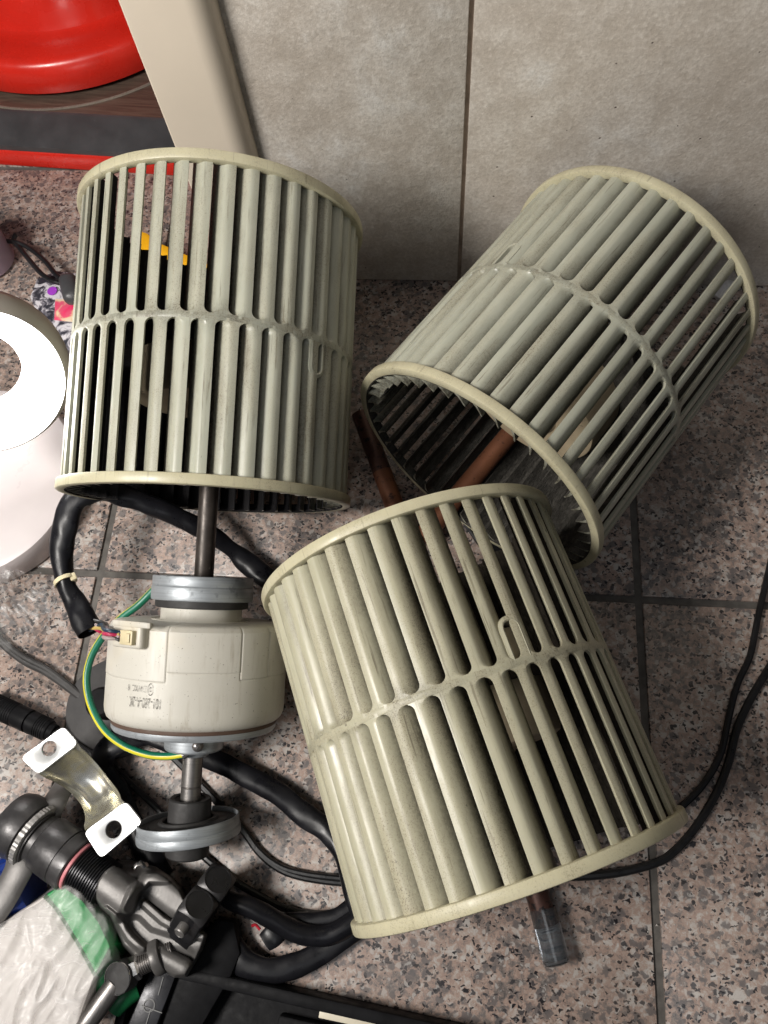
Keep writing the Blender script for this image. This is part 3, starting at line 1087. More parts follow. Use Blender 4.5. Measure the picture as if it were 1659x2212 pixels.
# bevelled frame: a sloping border round the top
o0, o1, o2 = (-.785, -.002 + .004, .005, .495), (-.760, .030, -.020, .465), (-.757, .034, -.023, .462)
lv = []
for (x0, y0, x1, y1), z in ((o0, .0172), (o0, .0225), (o1, .0335), (o2, .0335), (o2, .028)):
    lv += [BM @ Vector(v) for v in ((x0, y0, z), (x1, y0, z), (x1, y1, z), (x0, y1, z))]
fs = []
for k in range(4):
    for i in range(4):
        j = (i + 1) % 4
        fs.append([k * 4 + i, k * 4 + j, k * 4 + 4 + j, k * 4 + 4 + i])
mb.add(lv, fs)
obj('frame', mb, DARKGREY, board)
t = NT('dark_wood_grain')
pp = t.coord()
mpn = t.n('ShaderNodeMapping', ins={'Vector': pp, 'Scale': (2, 26, 1)}).outputs[0]
wn = t.noise(mpn, 9, 6, .65, None, .8)
t.set(t.ramp(wn, [(.3, (.050, .034, .027)), (.7, (.13, .092, .070))]), .25, 0, .5)
WOOD = t.mat
mb = MB()
box(mb, BM @ Matrix.Translation((-.39, .248, .0222)), .733, .427, .0136, 0)
obj('top', mb, WOOD, board)
mb = MB()
lathe(mb, [(.176, .0288), (.1765, .0302), (.178, .0304), (.1785, .0288)], 128, Matrix.Translation((at(80, 207, .0335).x, at(80, 207, .0335).y + .165, 0)))
obj('raised_ridge', mb, simple('pale_ridge', (.21, .18, .15), .3), board)
# basin, upside down on the board
bc = at(80, 207, .0335)
br = .165
bctr = bc + Vector((.0, br, 0))
mb = MB()
lathe(mb, [(br - .006, 0), (br - .001, .001), (br, .006), (br + .001, .018), (br - .0015, .026), (br - .005, .0295), (br - .010, .0305), (br - .030, .0285), (br - .0425, .0270), (br - .0455, .0285), (br - .048, .034), (br - .052, .055), (br - .056, .062), (br - .058, .075), (br - .066, .150), (br - .072, .158), (.0, .160)], 128, Matrix.Translation((bctr.x, bctr.y, .0335)))
obj('red_basin', mb, REDPL, label='glossy red plastic basin turned upside down behind the cream post', cat='basin')

# ------------------------------------------------------------------ ring lamp at the left edge
lc = at(-42, 806, .125)
toc = (Vector((0, 0, CAM_H)) - lc).normalized()
shift = (at(-28, 862, .125) - lc).normalized()
nrm = (toc * .76 + shift * .68).normalized()
LM = frame(lc, nrm)
lamp = thing('ring_lamp', 'lit white ring lamp on a round white base at the left edge', 'lamp', loc=at(-10, 1085, 0))
k = .0555 / .0555
mb = MB()
lathe(mb, [(.0255, -.012), (.044, -.0135), (.0510, -.011), (.0545, -.004), (.0545, .002), (.0522, .010), (.0478, .0165)], 96, LM)
obj('ring_housing', mb, LAMPPL, lamp, angle=60)
mb = MB()
lathe(mb, [(.0478, .0165), (.0440, .0184), (.0410, .0172), (.0330, .005), (.0250, -.006), (.0255, -.012)], 96, LM)
obj('diffuser', mb, GLOW, lamp, angle=60)
mb = MB()
bcz = at(-60, 1035, .026)
BMt = Matrix.Translation((bcz.x, bcz.y, 0))
lathe(mb, [(0, 0), (.0765, 0), (.078, .002), (.078, .021), (.0765, .0248), (.073, .026), (0, .0265)], 96, BMt)
obj('base', mb, BASEPL, lamp, angle=40)
pl = bpy.data.lights.new('ring_glow', 'POINT')
pl.energy = .26
pl.color = (1.0, .97, .93)
pl.shadow_soft_size = .02
plo = bpy.data.objects.new('ring_glow', pl)
C.objects.link(plo)
plo.parent = lamp
plo.location = (LM @ Vector((0, 0, .001))) - lamp.matrix_world.translation
mb = MB()
e0 = bcz + Vector((-.055, .02, 0))
e1 = lc - LM.to_3x3() @ Vector((.0, .0, .004)) + Vector((-.047, .01, 0))
tube(mb, [(*e0, .006), (*(e0 + Vector((-.03, .0, .05))), .006), (*e1, .006)], 14)
obj('stem', mb, BASEPL, lamp)

# ------------------------------------------------------------------ small things on the left floor
mb = MB()
g0 = at(-18, 590, 0)
lathe(mb, [(0, 0), (.020, 0), (.023, .003), (.024, .03), (.022, .045), (.017, .052), (.010, .055), (0, .055)], 48, Matrix.Translation((g0.x - .004, g0.y + .012, 0)))
obj('lilac_bottle', mb, PURPLE, label='pale lilac plastic bottle behind the ring lamp', cat='bottle')

# patterned pouch
t = NT('black_white_print')
pp = t.coord()
n1 = t.noise(pp, 95, 6, .6, None, 1.2)
t.set(t.ramp(n1, [(.43, (.03, .03, .04)), (.50, (.20, .19, .22)), (.56, (.62, .60, .63))]), .35)
PRINT = t.mat
t = NT('pink_print')
pp = t.coord()
n1 = t.noise(pp, 60, 3, .5, None, .6)
t.set(t.ramp(n1, [(.36, (.80, .02, .12)), (.50, (.72, .10, .18)), (.56, (.76, .55, .35)), (.68, (.74, .66, .55))]), .35)
PINK = t.mat


def patch(mb, pts, z, thick, bulge=.0, b=.0015, mi=0):
    pl = [at(x, y, z) for x, y in pts]
    n = len(pl)
    poly = [(q.x, q.y) for q in pl]
    ar = sum(poly[i][0] * poly[(i + 1) % n][1] - poly[(i + 1) % n][0] * poly[i][1] for i in range(n))
    if ar < 0:
        poly = poly[::-1]
    prism(mb, poly, z - thick, z, b=b, mi=mi)


pouch = thing('printed_pouch', 'black and white patterned pouch with a pink label half under the rear wheel', 'pouch', loc=at(130, 690, 0))
mb = MB()
patch(mb, [(78, 600), (120, 582), (260, 600), (260, 775), (160, 764), (128, 752), (90, 700), (62, 640)], .009, .0088, b=.003)
obj('pouch_body', mb, PRINT, pouch)
mb = MB()
patch(mb, [(119, 645), (200, 648), (200, 700), (117, 690)], .0102, .0010, b=.0003)
obj('label', mb, PINK, pouch)
mb = MB()
dq = at(113, 629, .0098)
lathe(mb, [(0, .0), (.0042, .0), (.0042, .0006), (0, .0008)], 24, Matrix.Translation(dq))
obj('dot', mb, simple('purple_print', (.33, .05, .50), .4), pouch)

clip = thing('corded_plug', 'dark grey rubber plug with looped black cords beside the rear wheel', 'plug', loc=at(150, 620, .01))
mb = MB()
cm = frame(at(152, 624, .020), Vector((0, 0, 1)), Vector((-.45, 1, 0)))
box(mb, cm, .0150, .0290, .014, .0062, 0, 4)
obj('plug_body', mb, DARKGREY, clip)
for pts in ([(-30, 519), (0, 521), (28, 522), (60, 534), (95, 562), (118, 590), (135, 606)], [(30, 521), (42, 535), (62, 560), (88, 590), (112, 606), (132, 612)], [(28, 522), (30, 514), (33, 508)]):
    mb = MB()
    tube(mb, [P(x, y, .016, .0021) for x, y in pts], 10)
    obj('cord', mb, CABLE, clip)

ytool = thing('utility_tool', 'black box-shaped tool with a yellow top edge beneath the rear wheel', 'tool', loc=at(385, 620, 0))
mb = MB()
patch(mb, [(296, 528), (345, 540), (400, 560), (470, 588), (470, 700), (296, 700)], .030, .0298, b=.002)
obj('tool_body', mb, simple('grey_brown_grip', (.075, .065, .06), .6, 0, .4, 200, .4, 500), ytool)
mb = MB()
patch(mb, [(296, 495), (318, 503), (345, 524), (400, 548), (470, 578), (470, 606), (400, 578), (345, 548), (296, 540)], .0335, .0230, b=.0015)
obj('yellow_edge', mb, YELLOW, ytool)

# black rubber foot with a knob
fc = at(246, 1527, .004)
foot = thing('rubber_foot', 'round black rubber foot with a knob, half hidden by the motor', 'rubber foot', loc=(fc.x, fc.y, 0))
mb = MB()
lathe(mb, [(0, 0), (.0335, 0), (.0345, .0012), (.0340, .0030), (.031, .0045), (.022, .0075), (.0135, .0110), (.0110, .0120), (0, .012)], 64, Matrix.Translation((fc.x, fc.y, 0)))
obj('flange', mb, simple('dusty_rubber', (.055, .053, .053), .6, 0, .2, 60, .2, 400, worn=(.12, .115, .11), wear=.7), foot)
kc = at(208, 1518, .028)
mb = MB()
KM = Matrix.Translation((fc.x, fc.y, 0))
lathe(mb, [(0, .011), (.0098, .011), (.0102, .026), (.0094, .0285), (.0082, .0296), (0, .0298)], 48, KM, fac=lambda a, z, k: 1 + .03 * (1 if int(a * 22 / math.pi) % 2 else 0) if k in (2,) else 1)
obj('knob', mb, BLACKPL, foot)

# cable with a barrel connector at the left
conn = thing('barrel_connector', 'black ribbed barrel connector on a cable left of the rubber foot', 'connector', loc=at(60, 1550, 0))
q0, q1 = at(-30, 1515, .0105), at(118, 1583, .0100)
CMx = frame(q0, q1 - q0)
Lq = (q1 - q0).length
mb = MB()
prof = [(0, 0), (.0074, 0)]
z = .001
for k in range(14):
    prof += [(.0080, z), (.0080, z + .0009), (.0075, z + .0011), (.0075, z + .0016)]
    z += .0017
prof += [(.0078, z + .001), (.0078, Lq * .63), (.0066, Lq * .635), (.0066, Lq * .66), (.0078, Lq * .665), (.0076, Lq * .74)]
z = Lq * .76
for k in range(5):
    prof += [(.0076, z), (.0076, z + .0008), (.0071, z + .0010), (.0071, z + .0014)]
    z += .0016
prof += [(.0066, Lq - .004), (.0058, Lq - .0035), (.0052, Lq), (0, Lq)]
lathe(mb, prof, 40, CMx)
obj('barrel', mb, BLACKPL, conn)
mb = MB()
tube(mb, [(*q1, .0040), (*at(150, 1605, .008), .0032), (*at(215, 1640, .006), .0026)], 10)
obj('cord', mb, CABLE, conn)
for k, lab in ((0, 'flat black cord emerging from under the clear film, upper strand'), (1, 'flat black cord emerging from under the clear film, lower strand')):
    mb = MB()
    tube(mb, [P(-25, 1350 + 9 * k, .004, .0022), P(10, 1388 + 9 * k, .004, .0022), P(52, 1420 + 9 * k, .004, .0024), P(100, 1445 + 8 * k, .004, .0024), P(140, 1474 + 7 * k, .004, .0024), P(175, 1502 + 6 * k, .004, .0024), P(210, 1530 + 6 * k, .003, .0022)], 10)
    obj('flat_cable', mb, simple('matte_black_cord', (.035, .033, .032), .6, 0, .3), label=lab, cat='cord', group='flat black cords at the left')

# ------------------------------------------------------------------ zinc bracket (pipe saddle lying on its back)
brk = thing('saddle_bracket', 'shiny zinc pipe saddle bracket with two drilled flanges, in front of the rubber foot', 'bracket', loc=at(170, 1740, 0))
BRZ = simple('bright_zinc', (.66, .67, .67), .36, .5, .05, 40, .04, 160, worn=(.62, .58, .50), wear=.68)
t = NT('yellow_passivated_zinc')
pp = t.coord()
n1 = t.noise(pp, 55, 5, .6, None, .5)
t.set(t.ramp(n1, [(.30, (.26, .23, .17)), (.44, (.50, .49, .44)), (.52, (.60, .56, .40)), (.58, (.56, .56, .53)), (.72, (.64, .66, .66))]), .26, .75)
t.bump(t.noise(pp, 200, 3), .08, .0005)
YZ = t.mat


def flange(corners, z, hole, hr):
    """plate with rounded corners and a round hole"""
    cs = [at(x, y, z) for x, y in corners]
    hc = at(*hole, z)
    out = []
    n = len(cs)
    r = .0035
    for i in range(n):
        p, a, b = cs[i], (cs[i - 1] - cs[i]).normalized(), (cs[(i + 1) % n] - cs[i]).normalized()
        p0, p1 = p + a * r, p + b * r
        for k in range(7):
            tt = k / 6
            out.append((p0 * (1 - tt) + p * tt) * (1 - tt) + (p * (1 - tt) + p1 * tt) * tt)
    # resample outline by angle round the hole
    N = 72
    ring = []
    for i in range(N):
        an = 2 * math.pi * i / N
        d = Vector((math.cos(an), math.sin(an), 0))
        best = None
        for k in range(len(out)):
            p, q = out[k], out[(k + 1) % len(out)]
            e = q - p
            den = d.x * e.y - d.y * e.x
            if abs(den) < 1e-12:
                continue
            w = p - hc
            tt = (w.x * e.y - w.y * e.x) / den
            ss = (w.x * d.y - w.y * d.x) / den
            if tt > 0 and -1e-6 <= ss <= 1 + 1e-6 and (best is None or tt < best):
                best = tt
        ring.append(hc + d * (best or .01))
    vs, fs = [], []
    th = .0016
    lay = []
    for i in range(N):
        an = 2 * math.pi * i / N
        h = hc + Vector((math.cos(an), math.sin(an), 0)) * hr
        o = ring[i]
        oi = o + (hc - o).normalized() * .0004
        for v, dz in ((h, -th), (h, -.0002), (h + (o - hc).normalized() * .0003, 0), (oi, 0), (o, -.0004), (o, -th)):
            vs.append(Vector((v.x, v.y, v.z + dz)))
    for i in range(N):
        j = (i + 1) % N
        for k in range(6):
            k2 = (k + 1) % 6
            fs.append([i * 6 + k, i * 6 + k2, j * 6 + k2, j * 6 + k])
    return vs, fs


FZ = .044
mb = MB()
mb.add(*flange([(43, 1637), (137, 1568), (170, 1606), (82, 1674)], FZ, (106, 1617), .0047))
obj('flange', mb, BRZ, brk)
mb = MB()
mb.add(*flange([(180, 1798), (272, 1730), (309, 1777), (217, 1856)], FZ, (245, 1792), .0050))
obj('flange', mb, BRZ, brk)
# U strap hanging between the flanges with turned-up side lips
sa0, sa1 = at(84, 1672, FZ - .0008), at(168, 1606, FZ - .0008)
sb0, sb1 = at(184, 1794, FZ - .0008), at(268, 1733, FZ - .0008)
vs, fs = [], []
NS, NW = 28, 12
for i in range(NS + 1):
    tt = i / NS
    p0, p1 = sa0.lerp(sb0, tt), sa1.lerp(sb1, tt)
    # drop: steep shoulders, round bottom
    drop = .021 * (1 - abs(2 * tt - 1) ** 2.6)
    nar = 1 - .20 * math.sin(math.pi * tt)
    mid = (p0 + p1) / 2
    for k in range(NW + 1):
        w = -1 + 2 * k / NW
        lip = .0052 * max(0, (abs(w) - .72) / .28) ** 1.5 * min(1, 5 * math.sin(math.pi * tt))
        ribs = .0016 * math.exp(-(w / .42) ** 2) * min(1, max(0, 3.2 * math.sin(math.pi * tt) - .9))
        vs.append(mid + (p1 - p0) * .5 * w * nar - Vector((0, 0, drop - lip + ribs)))
for i in range(NS):
    for k in range(NW):
        q = i * (NW + 1) + k
        fs.append([q, q + 1, q + NW + 2, q + NW + 1])
top = len(vs)
vs += [v - Vector((0, 0, .0012)) for v in vs]
fs += [[f[3] + top, f[2] + top, f[1] + top, f[0] + top] for f in fs[:NS * NW]]
for i in range(NS):
    for k in (0, NW):
        q = i * (NW + 1) + k
        fs.append([q, q + NW + 1, q + NW + 1 + top, q + top])
mb = MB()
mb.add(vs, fs)
obj('strap', mb, YZ, brk, angle=55)

# ------------------------------------------------------------------ flaring tool
tool = thing('flaring_tool', 'dark metal pipe flaring tool with ratchet, threaded screw and clamp, at the lower left', 'flaring tool', loc=at(280, 1960, 0))
TZ = .036
t0, t1 = at(52, 1787, TZ), at(300, 1962, TZ)
TD = (t1 - t0).normalized()
TM = frame(t0, TD)
mpx = .000300
mb = MB()
hp = [(0, -.012), (.012, -.0118), (.0170, -.010), (.0192, -.005), (.0196, .001), (.0188, .006), (.016, .0072), (0, .0072)]
lathe(mb, hp, 64, TM)
obj('ratchet_head', mb, GUNDARK, tool)
mb = MB()
lathe(mb, [(0, .0072), (.0178, .0072), (.0190, .0078), (.0190, .0112), (.0178, .0118), (0, .0118)], 180, TM, fac=lambda a, z, k: 1 + (.020 if int(a * 45 / math.pi + (k == 3) * .5) % 2 else 0) * (1 if k in (2, 3) else 0))
obj('knurled_ring', mb, simple('knurled_steel', (.30, .29, .28), .45, .4, .2, 200), tool, angle=15)
mb = MB()
lathe(mb, [(0, .0112), (.0166, .0112), (.0168, .0130), (.0150, .0134), (.0150, .0170), (.0160, .0176), (.0164, .0182), (.0166, .0330), (.0160, .0334), (.0160, .0338), (.0166, .0342), (.0166, .0412), (.0160, .0420), (.0140, .0422), (0, .0422)], 80, TM)
obj('collar', mb, GUNDARK, tool)
mb = MB()
lathe(mb, [(0, .0422), (.0146, .0422), (.0150, .0426), (.0150, .0440), (.0146, .0444), (0, .0444)], 64, TM)
obj('marker_ring', mb, simple('faded_red_paint', (.58, .20, .22), .45, 0, .3, 120), tool)
mb = MB()
prof = [(0, .044)]
z = .0445
while z < .0655:
    prof += [(.0122, z), (.0136, z + .0005), (.0136, z + .0008), (.0122, z + .0013)]
    z += .00165
prof += [(0, z)]
lathe(mb, prof, 64, TM)
obj('feed_screw', mb, BLACKOX, tool)
sp = TM @ Matrix.Rotation(rad(20), 4, 'Z')
ss = at(87, 1822, TZ + .0135)
mb = MB()
lathe(mb, rring(.0008, .0017, -.001, .0006, .0002), 20, frame(at(89, 1821, .0505), (at(89, 1821, .0505) - at(96, 1826, TZ)).normalized()))
obj('grub_screw', mb, BLACKOX, tool)
# levers
mb = MB()
tube(mb, [P(88, 1772, .034, .009, .55), P(112, 1740, .034, .0085, .5), P(134, 1706, .024, .0075, .45), P(158, 1676, .015, .0085, .4), P(185, 1644, .010, .009, .4)], 16, smooth=7)
obj('lever', mb, GUNMETAL, tool)
mb = MB()
tube(mb, [P(50, 1835, .036, .010, .6), P(44, 1868, .040, .0092, .45), P(28, 1902, .041, .0086, .4), P(4, 1942, .042, .0090, .38), P(-34, 1990, .042, .010, .38)], 16, smooth=7)
obj('lever', mb, GUNMETAL, tool)


# cast body as relief over its outline
def sd_poly(x, y, pts):
    best = 1e9
    for i in range(len(pts) - 1):
        ax, ay = pts[i]
        bx, by = pts[i + 1]
        dx, dy = bx - ax, by - ay
        tt = max(0, min(1, ((x - ax) * dx + (y - ay) * dy) / (dx * dx + dy * dy + 1e-9)))
        best = min(best, math.hypot(x - ax - dx * tt, y - ay - dy * tt))
    return best


def inside(x, y, poly):
    c = False
    for i in range(len(poly)):
        x0, y0 = poly[i]
        x1, y1 = poly[i - 1]
        if (y0 > y) != (y1 > y) and x < (x1 - x0) * (y - y0) / (y1 - y0) + x0:
            c = not c
    return c


def sstep(a, b, x):
    t_ = max(0, min(1, (x - a) / (b - a)))
    return t_ * t_ * (3 - 2 * t_)


def relief(poly, hfun, step, zref, soft):
    """a solid lump: outline and height map on the floor plan, in the picture's own units at height zref"""
    xs = [p[0] for p in poly]
    ys = [p[1] for p in poly]
    nx = int((max(xs) - min(xs)) / step) + 3
    ny = int((max(ys) - min(ys)) / step) + 3
    idx = {}
    vs, fs = [], []
    cl = poly + [poly[0]]
    for j in range(ny):
        for i in range(nx):
            x, y = min(xs) - step + i * step, min(ys) - step + j * step
            d = sd_poly(x, y, cl)
            if not inside(x, y, poly):
                d = -d
            if d < -step * 1.5:
                continue
            h = hfun(x, y) * math.sqrt(max(0.0, 1 - (1 - max(0, min(1, d / soft))) ** 2)) if d > 0 else 0
            h = max(.0015, h)
            q = at(x, y, h)
            idx[i, j] = len(vs)
            vs.append(Vector((q.x, q.y, h)))
    for j in range(ny - 1):
        for i in range(nx - 1):
            k = [idx.get(p) for p in ((i, j), (i + 1, j), (i + 1, j + 1), (i, j + 1))]
            if None not in k:
                fs.append(k)
    return vs, fs


BODY = [(200, 1922), (206, 1900), (222, 1878), (244, 1862), (272, 1858), (305, 1862), (338, 1872), (368, 1892), (392, 1918), (408, 1950), (424, 1988), (450, 2020), (440, 2050), (424, 2080), (404, 2112), (376, 2114), (350, 2100), (318, 2092), (288, 2070), (262, 2044), (246, 2008), (236, 1980), (214, 1962), (202, 1944)]


def along(x, y, a, b):
    dx, dy = b[0] - a[0], b[1] - a[1]
    return ((x - a[0]) * dx + (y - a[1]) * dy) / (dx * dx + dy * dy)


def soft_max(a, b, k=.002):
    h_ = max(0.0, min(1.0, .5 + .5 * (a - b) / k))
    return b + (a - b) * h_ + k * .5 * h_ * (1 - h_)


def body_h(x, y):
    h = .0350 - .008 * sstep(2040, 2110, y) - .006 * (1 - sstep(1868, 1895, y))
    a_, b_ = (210, 1903), (330, 1990)
    d = sd_poly(x, y, [a_, b_])
    t_ = along(x, y, a_, b_)
    dome = .034 + .0165 * math.sqrt(max(0.0, 1 - (d / 52) ** 2.6)) if d < 52 else 0
    h = soft_max(h, dome * (1 - .32 * sstep(.50, .72, t_)))                     # barrel that takes the screw
    d = sd_poly(x, y, [(330, 1912), (392, 1958)])
    h = soft_max(h, (.033 + .0075 * math.sqrt(max(0.0, 1 - (d / 34) ** 4))) if d < 34 else 0)
    d = sd_poly(x, y, [(276, 1962), (290, 1926), (318, 1896), (360, 1896)])
    h += .0060 * (1 - sstep(8, 17, d))                                          # strap across
    d = sd_poly(x, y, [(228, 1966), (258, 1990), (280, 2026), (306, 2050)])
    h += .0034 * (1 - sstep(4, 13, d))                                          # left rib
    d = sd_poly(x, y, [(312, 1952), (352, 1988), (398, 2012), (440, 2024)])
    h += .0050 * (1 - sstep(5, 12, d))                                          # right rib
    d = sd_poly(x, y, [(292, 1998), (318, 2024), (372, 2040), (404, 2068)])
    h -= .0036 * (1 - sstep(10, 24, d))                                          # trough between the ribs
    d = sd_poly(x, y, [(345, 2066), (392, 2092)])
    h = soft_max(h, (.029 + .0080 * math.sqrt(max(0.0, 1 - (d / 27) ** 2.5))) if d < 27 else 0)
    return max(.004, h)


mb = MB()
mb.add(*relief(BODY, body_h, 1.8, .030, 9))
obj('cast_body', mb, GUNMETAL, tool, angle=75)
mb = MB()
SMx = frame(at(301, 1880, .029), Vector((.1, -.1, 1)))
lathe(mb, [(0, -.004), (.0050, -.004), (.0050, .0004), (.0044, .0010), (.0028, .0014), (.0026, -.0006), (0, -.0008)], 36, SMx)
obj('hex_screw', mb, CHROME, tool)
# clamp: threaded bolt with hex nut and disc end
b0, b1 = at(356, 2060, .030), at(262, 2106, .033)
BD = (b1 - b0).normalized()
BX = frame(b0, BD)
mb = MB()
lathe(mb, rring(.0062, .0098, .0015, .0075, .0012), 40, BX)
obj('bolt_boss', mb, GUNMETAL, tool)
mb = MB()
prof = [(0, -.005)]
z = -.005
while z < .0180:
    prof += [(.0048, z), (.0055, z + .0004), (.0055, z + .0006), (.0048, z + .0010)]
    z += .0012
prof += [(0, z)]
lathe(mb, prof, 36, BX)
obj('clamp_bolt', mb, STEEL, tool)
mb = MB()
lathe(mb, [(0, .0150), (.0058, .0150), (.0068, .0160), (.0068, .0215), (.0058, .0228), (0, .0228)], 6, BX)
obj('hex_nut', mb, CHROME, tool, angle=20)
dc = at(253, 2114, .038)
DX = frame(dc, (Vector((0, 0, CAM_H)) - dc).normalized() * .75 + BD * .5)
mb = MB()
lathe(mb, [(0, -.010), (.0080, -.010), (.0087, -.009), (.0088, -.0004), (.0085, .0002), (.0082, .0002), (.0080, -.0002), (0, -.0002)], 48, DX, [0, 0, 0, 1, 1, 0, 0])
obj('handle_knob', mb, [RUBBER, CHROME], tool)
mb = MB()
h0, h1 = at(250, 2124, .032), at(150, 2262, .036)
lathe(mb, [(0, 0), (.0058, 0), (.0058, (h1 - h0).length), (0, (h1 - h0).length)], 28, frame(h0, h1 - h0))
obj('tommy_bar', mb, STEEL, tool)
# flare bar: black steel bar with scribed lines and a countersunk hole
fb = [at(x, y, .020) for x, y in ((336, 2092), (372, 2116), (318, 2262), (262, 2246))]
mb = MB()
patch(mb, [(332, 2080), (378, 2112), (322, 2262), (262, 2246)], .020, .012, b=.0008)
obj('flare_bar', mb, BLACKOX, tool)
mb = MB()
for seg in (((353, 2110), (342, 2150)), ((306, 2172), (350, 2188)), ((326, 2180), (312, 2225))):
    a0, a1 = at(*seg[0], .0203), at(*seg[1], .0203)
    tube(mb, [(*a0, .00035), (*a1, .00035)], 6, smooth=1)
hq = at(322, 2172, .0202)
lathe(mb, [(.0022, -.001), (.0030, .0003), (.0036, .0002), (.0036, -.001)], 28, Matrix.Translation(hq))
obj('scribed_mark', mb, simple('scribed_line', (.16, .16, .16), .5), tool)
# square cone nuts
NAX = Vector((.40, .50, .77)).normalized()
NX = (TD - NAX * TD.dot(NAX)).normalized()
NY = NAX.cross(NX)
nut_frames = []
SIDE = NAX.cross(NX)
if SIDE.y > 0:
    SIDE = -SIDE
for q_ in (0, 1):
    c = at(431, 1953, .052) - SIDE * .0178 * q_
    NM = Matrix((NX, NY, NAX)).transposed().to_4x4()
    NM.translation = c
    nut_frames.append(NM)
    mb = MB()
    n = 64
    hs, rc = .0088, .0080
    vs, fs = [], []
    for i in range(n):
        a = 2 * math.pi * (i + .5) / n
        rs = min(hs / max(abs(math.cos(a)), abs(math.sin(a))), .0116)
        zc = -(rs - rc) * .75
        for (r_, z_) in ((rs, -.034), (rs, zc - .0003), (rs - .0002, zc), (rc, 0), (rc * .93, 0), (rc * .92, -.0003)):
            vs.append(NM @ Vector((r_ * math.cos(a), r_ * math.sin(a), z_)))
    for i in range(n):
        j = (i + 1) % n
        for k in range(5):
            fs.append([i * 6 + k, j * 6 + k, j * 6 + k + 1, i * 6 + k + 1])
    fs.append([i * 6 + 5 for i in range(n)])
    fs.append([i * 6 for i in range(n)][::-1])
    mb.add(vs, fs, [0, 2, 2, 0, 1] * n + [1, 0])
    obj('square_nut', mb, [BLACKOX, BLACKOX, GUNDARK], tool, angle=24)
mb = MB()
NM = nut_frames[0]
side = -NY if (NM.to_3x3() @ Vector((0, 1, 0))).y > 0 else NY
pc = NM.translation - NAX * .0115 + side * .0080
lathe(mb, [(0, 0), (.0034, 0), (.0034, .0058), (.0029, .0064), (.0027, .0061), (0, .0061)], 32, frame(pc, side))
obj('pin', mb, GUNMETAL, tool)

# ------------------------------------------------------------------ black tool case at the bottom
case = thing('tool_case', 'open black plastic tool case at the bottom edge with a cream label strip', 'tool case', loc=at(600, 2200, 0))
mb = MB()
k0, k1 = at(455, 2100, .014), at(980, 2218, .014)
cu = (k1 - k0).normalized()
cv = Vector((cu.y, -cu.x, 0))
KM = Matrix((cu, -cv, Vector((0, 0, 1)))).transposed().to_4x4()
KM.translation = Vector((k0.x, k0.y, 0))
box(mb, KM @ Matrix.Translation((.10, -.10, .002)), .30, .20, .003, .0008)
box(mb, KM @ Matrix.Translation((.10, -.0035, .0085)), .30, .007, .016, .0015)
box(mb, KM @ Matrix.Translation((-.047, -.10, .0075)), .006, .20, .014, .0015)
obj('tray', mb, BLACKPL, case)
mb = MB()
box(mb, KM @ Matrix.Translation((.105, -.034, .0070)), .12, .040, .010, .0015)
obj('insert', mb, BLACKPL, case)
mb = MB()
la, lb = at(690, 2187, .0126), at(812, 2213, .0126)
box(mb, frame((la + lb) / 2 + Vector((0, 0, .0002)), (0, 0, 1), Vector((-(lb - la).y, (lb - la).x, 0))), (lb - la).length, .0052, .0012, .0004)
obj('label_strip', mb, simple('cream_label', (.66, .60, .47), .5, 0, .06, 80), case)
mb = MB()
# dark cradle under the flaring tool
patch(mb, [(400, 2040), (470, 1985), (505, 1990), (520, 2060), (500, 2110), (430, 2230), (340, 2230)], .016, .0155, b=.003)
obj('cradle', mb, BLACKPL, case)

# ------------------------------------------------------------------ plastic bag with green-edged box, blue cap
bag = thing('plastic_bag', 'white translucent plastic bag round a green-edged box at the lower left corner', 'plastic bag', loc=at(100, 2050, 0))
mb = MB()
patch(mb, [(-80, 2006), (10, 1985), (92, 1934), (118, 1960), (168, 2040), (205, 2110), (160, 2240), (-80, 2240)], .040, .039, b=.004)
obj('box', mb, GREYCARD, bag)
mb = MB()
patch(mb, [(94, 1932), (140, 1904), (176, 1940), (214, 1990), (240, 2045), (205, 2112), (166, 2040), (122, 1968)], .0405, .039, b=.004)
obj('green_edge', mb, GREENPL, bag)
BAG = [(-90, 1995), (0, 1980), (55, 1950), (95, 1926), (132, 1897), (158, 1892), (182, 1906), (205, 1922), (222, 1950), (246, 1968), (262, 2005), (257, 2040), (266, 2075), (246, 2100), (222, 2128), (200, 2165), (180, 2240), (-90, 2240)]


def bag_h(x, y):
    u, v = (x * .80 + y * .60), (-x * .60 + y * .80)
    u, v = (x * .55 - y * .83), (x * .83 + y * .55)
    n = noise.noise(Vector((u * .008, v * .030, 3.1))) * .0034
    n += (.5 - abs(noise.noise(Vector((u * .009 + v * .006, v * .030, 1.3))))) * .0060
    n += (.5 - abs(noise.noise(Vector((u * .020 - v * .014, v * .040 + u * .01, 5.3))))) * .0030
    return .0440 + n + (.004 * noise.noise(Vector((x * .012, y * .012, 0))))


mb = MB()
mb.add(*relief(BAG, bag_h, 2.6, .040, 26))
obj('bag_film', mb, BAGFILM, bag, angle=80)
mb = MB()
tube(mb, [P(205, 2092, .030, .0062), P(222, 2118, .026, .0062), P(236, 2146, .022, .0055)], 16)
tube(mb, [P(244, 2176, .018, .0066), P(268, 2150, .018, .0072), P(298, 2134, .016, .0058)], 16)
obj('green_handle', mb, DGREEN, label='deep green plastic handle beneath the clamp bar', cat='handle')
mb = MB()
q0, q1 = at(-60, 1960, .022), at(70, 1905, .022)
prof = [(0, 0), (.018, 0)]
Lb = (q1 - q0).length
lathe(mb, [(0, 0), (.0195, 0), (.0200, .002), (.0200, Lb - .003), (.0185, Lb), (0, Lb)], 96, frame(q0, q1 - q0), fac=lambda a, z, k: 1 + .05 * math.sin(a * 18) if k in (2, 3) else 1)
obj('blue_cap', mb, BLUEPL, label='ribbed blue plastic cap beside the plastic bag', cat='cap')

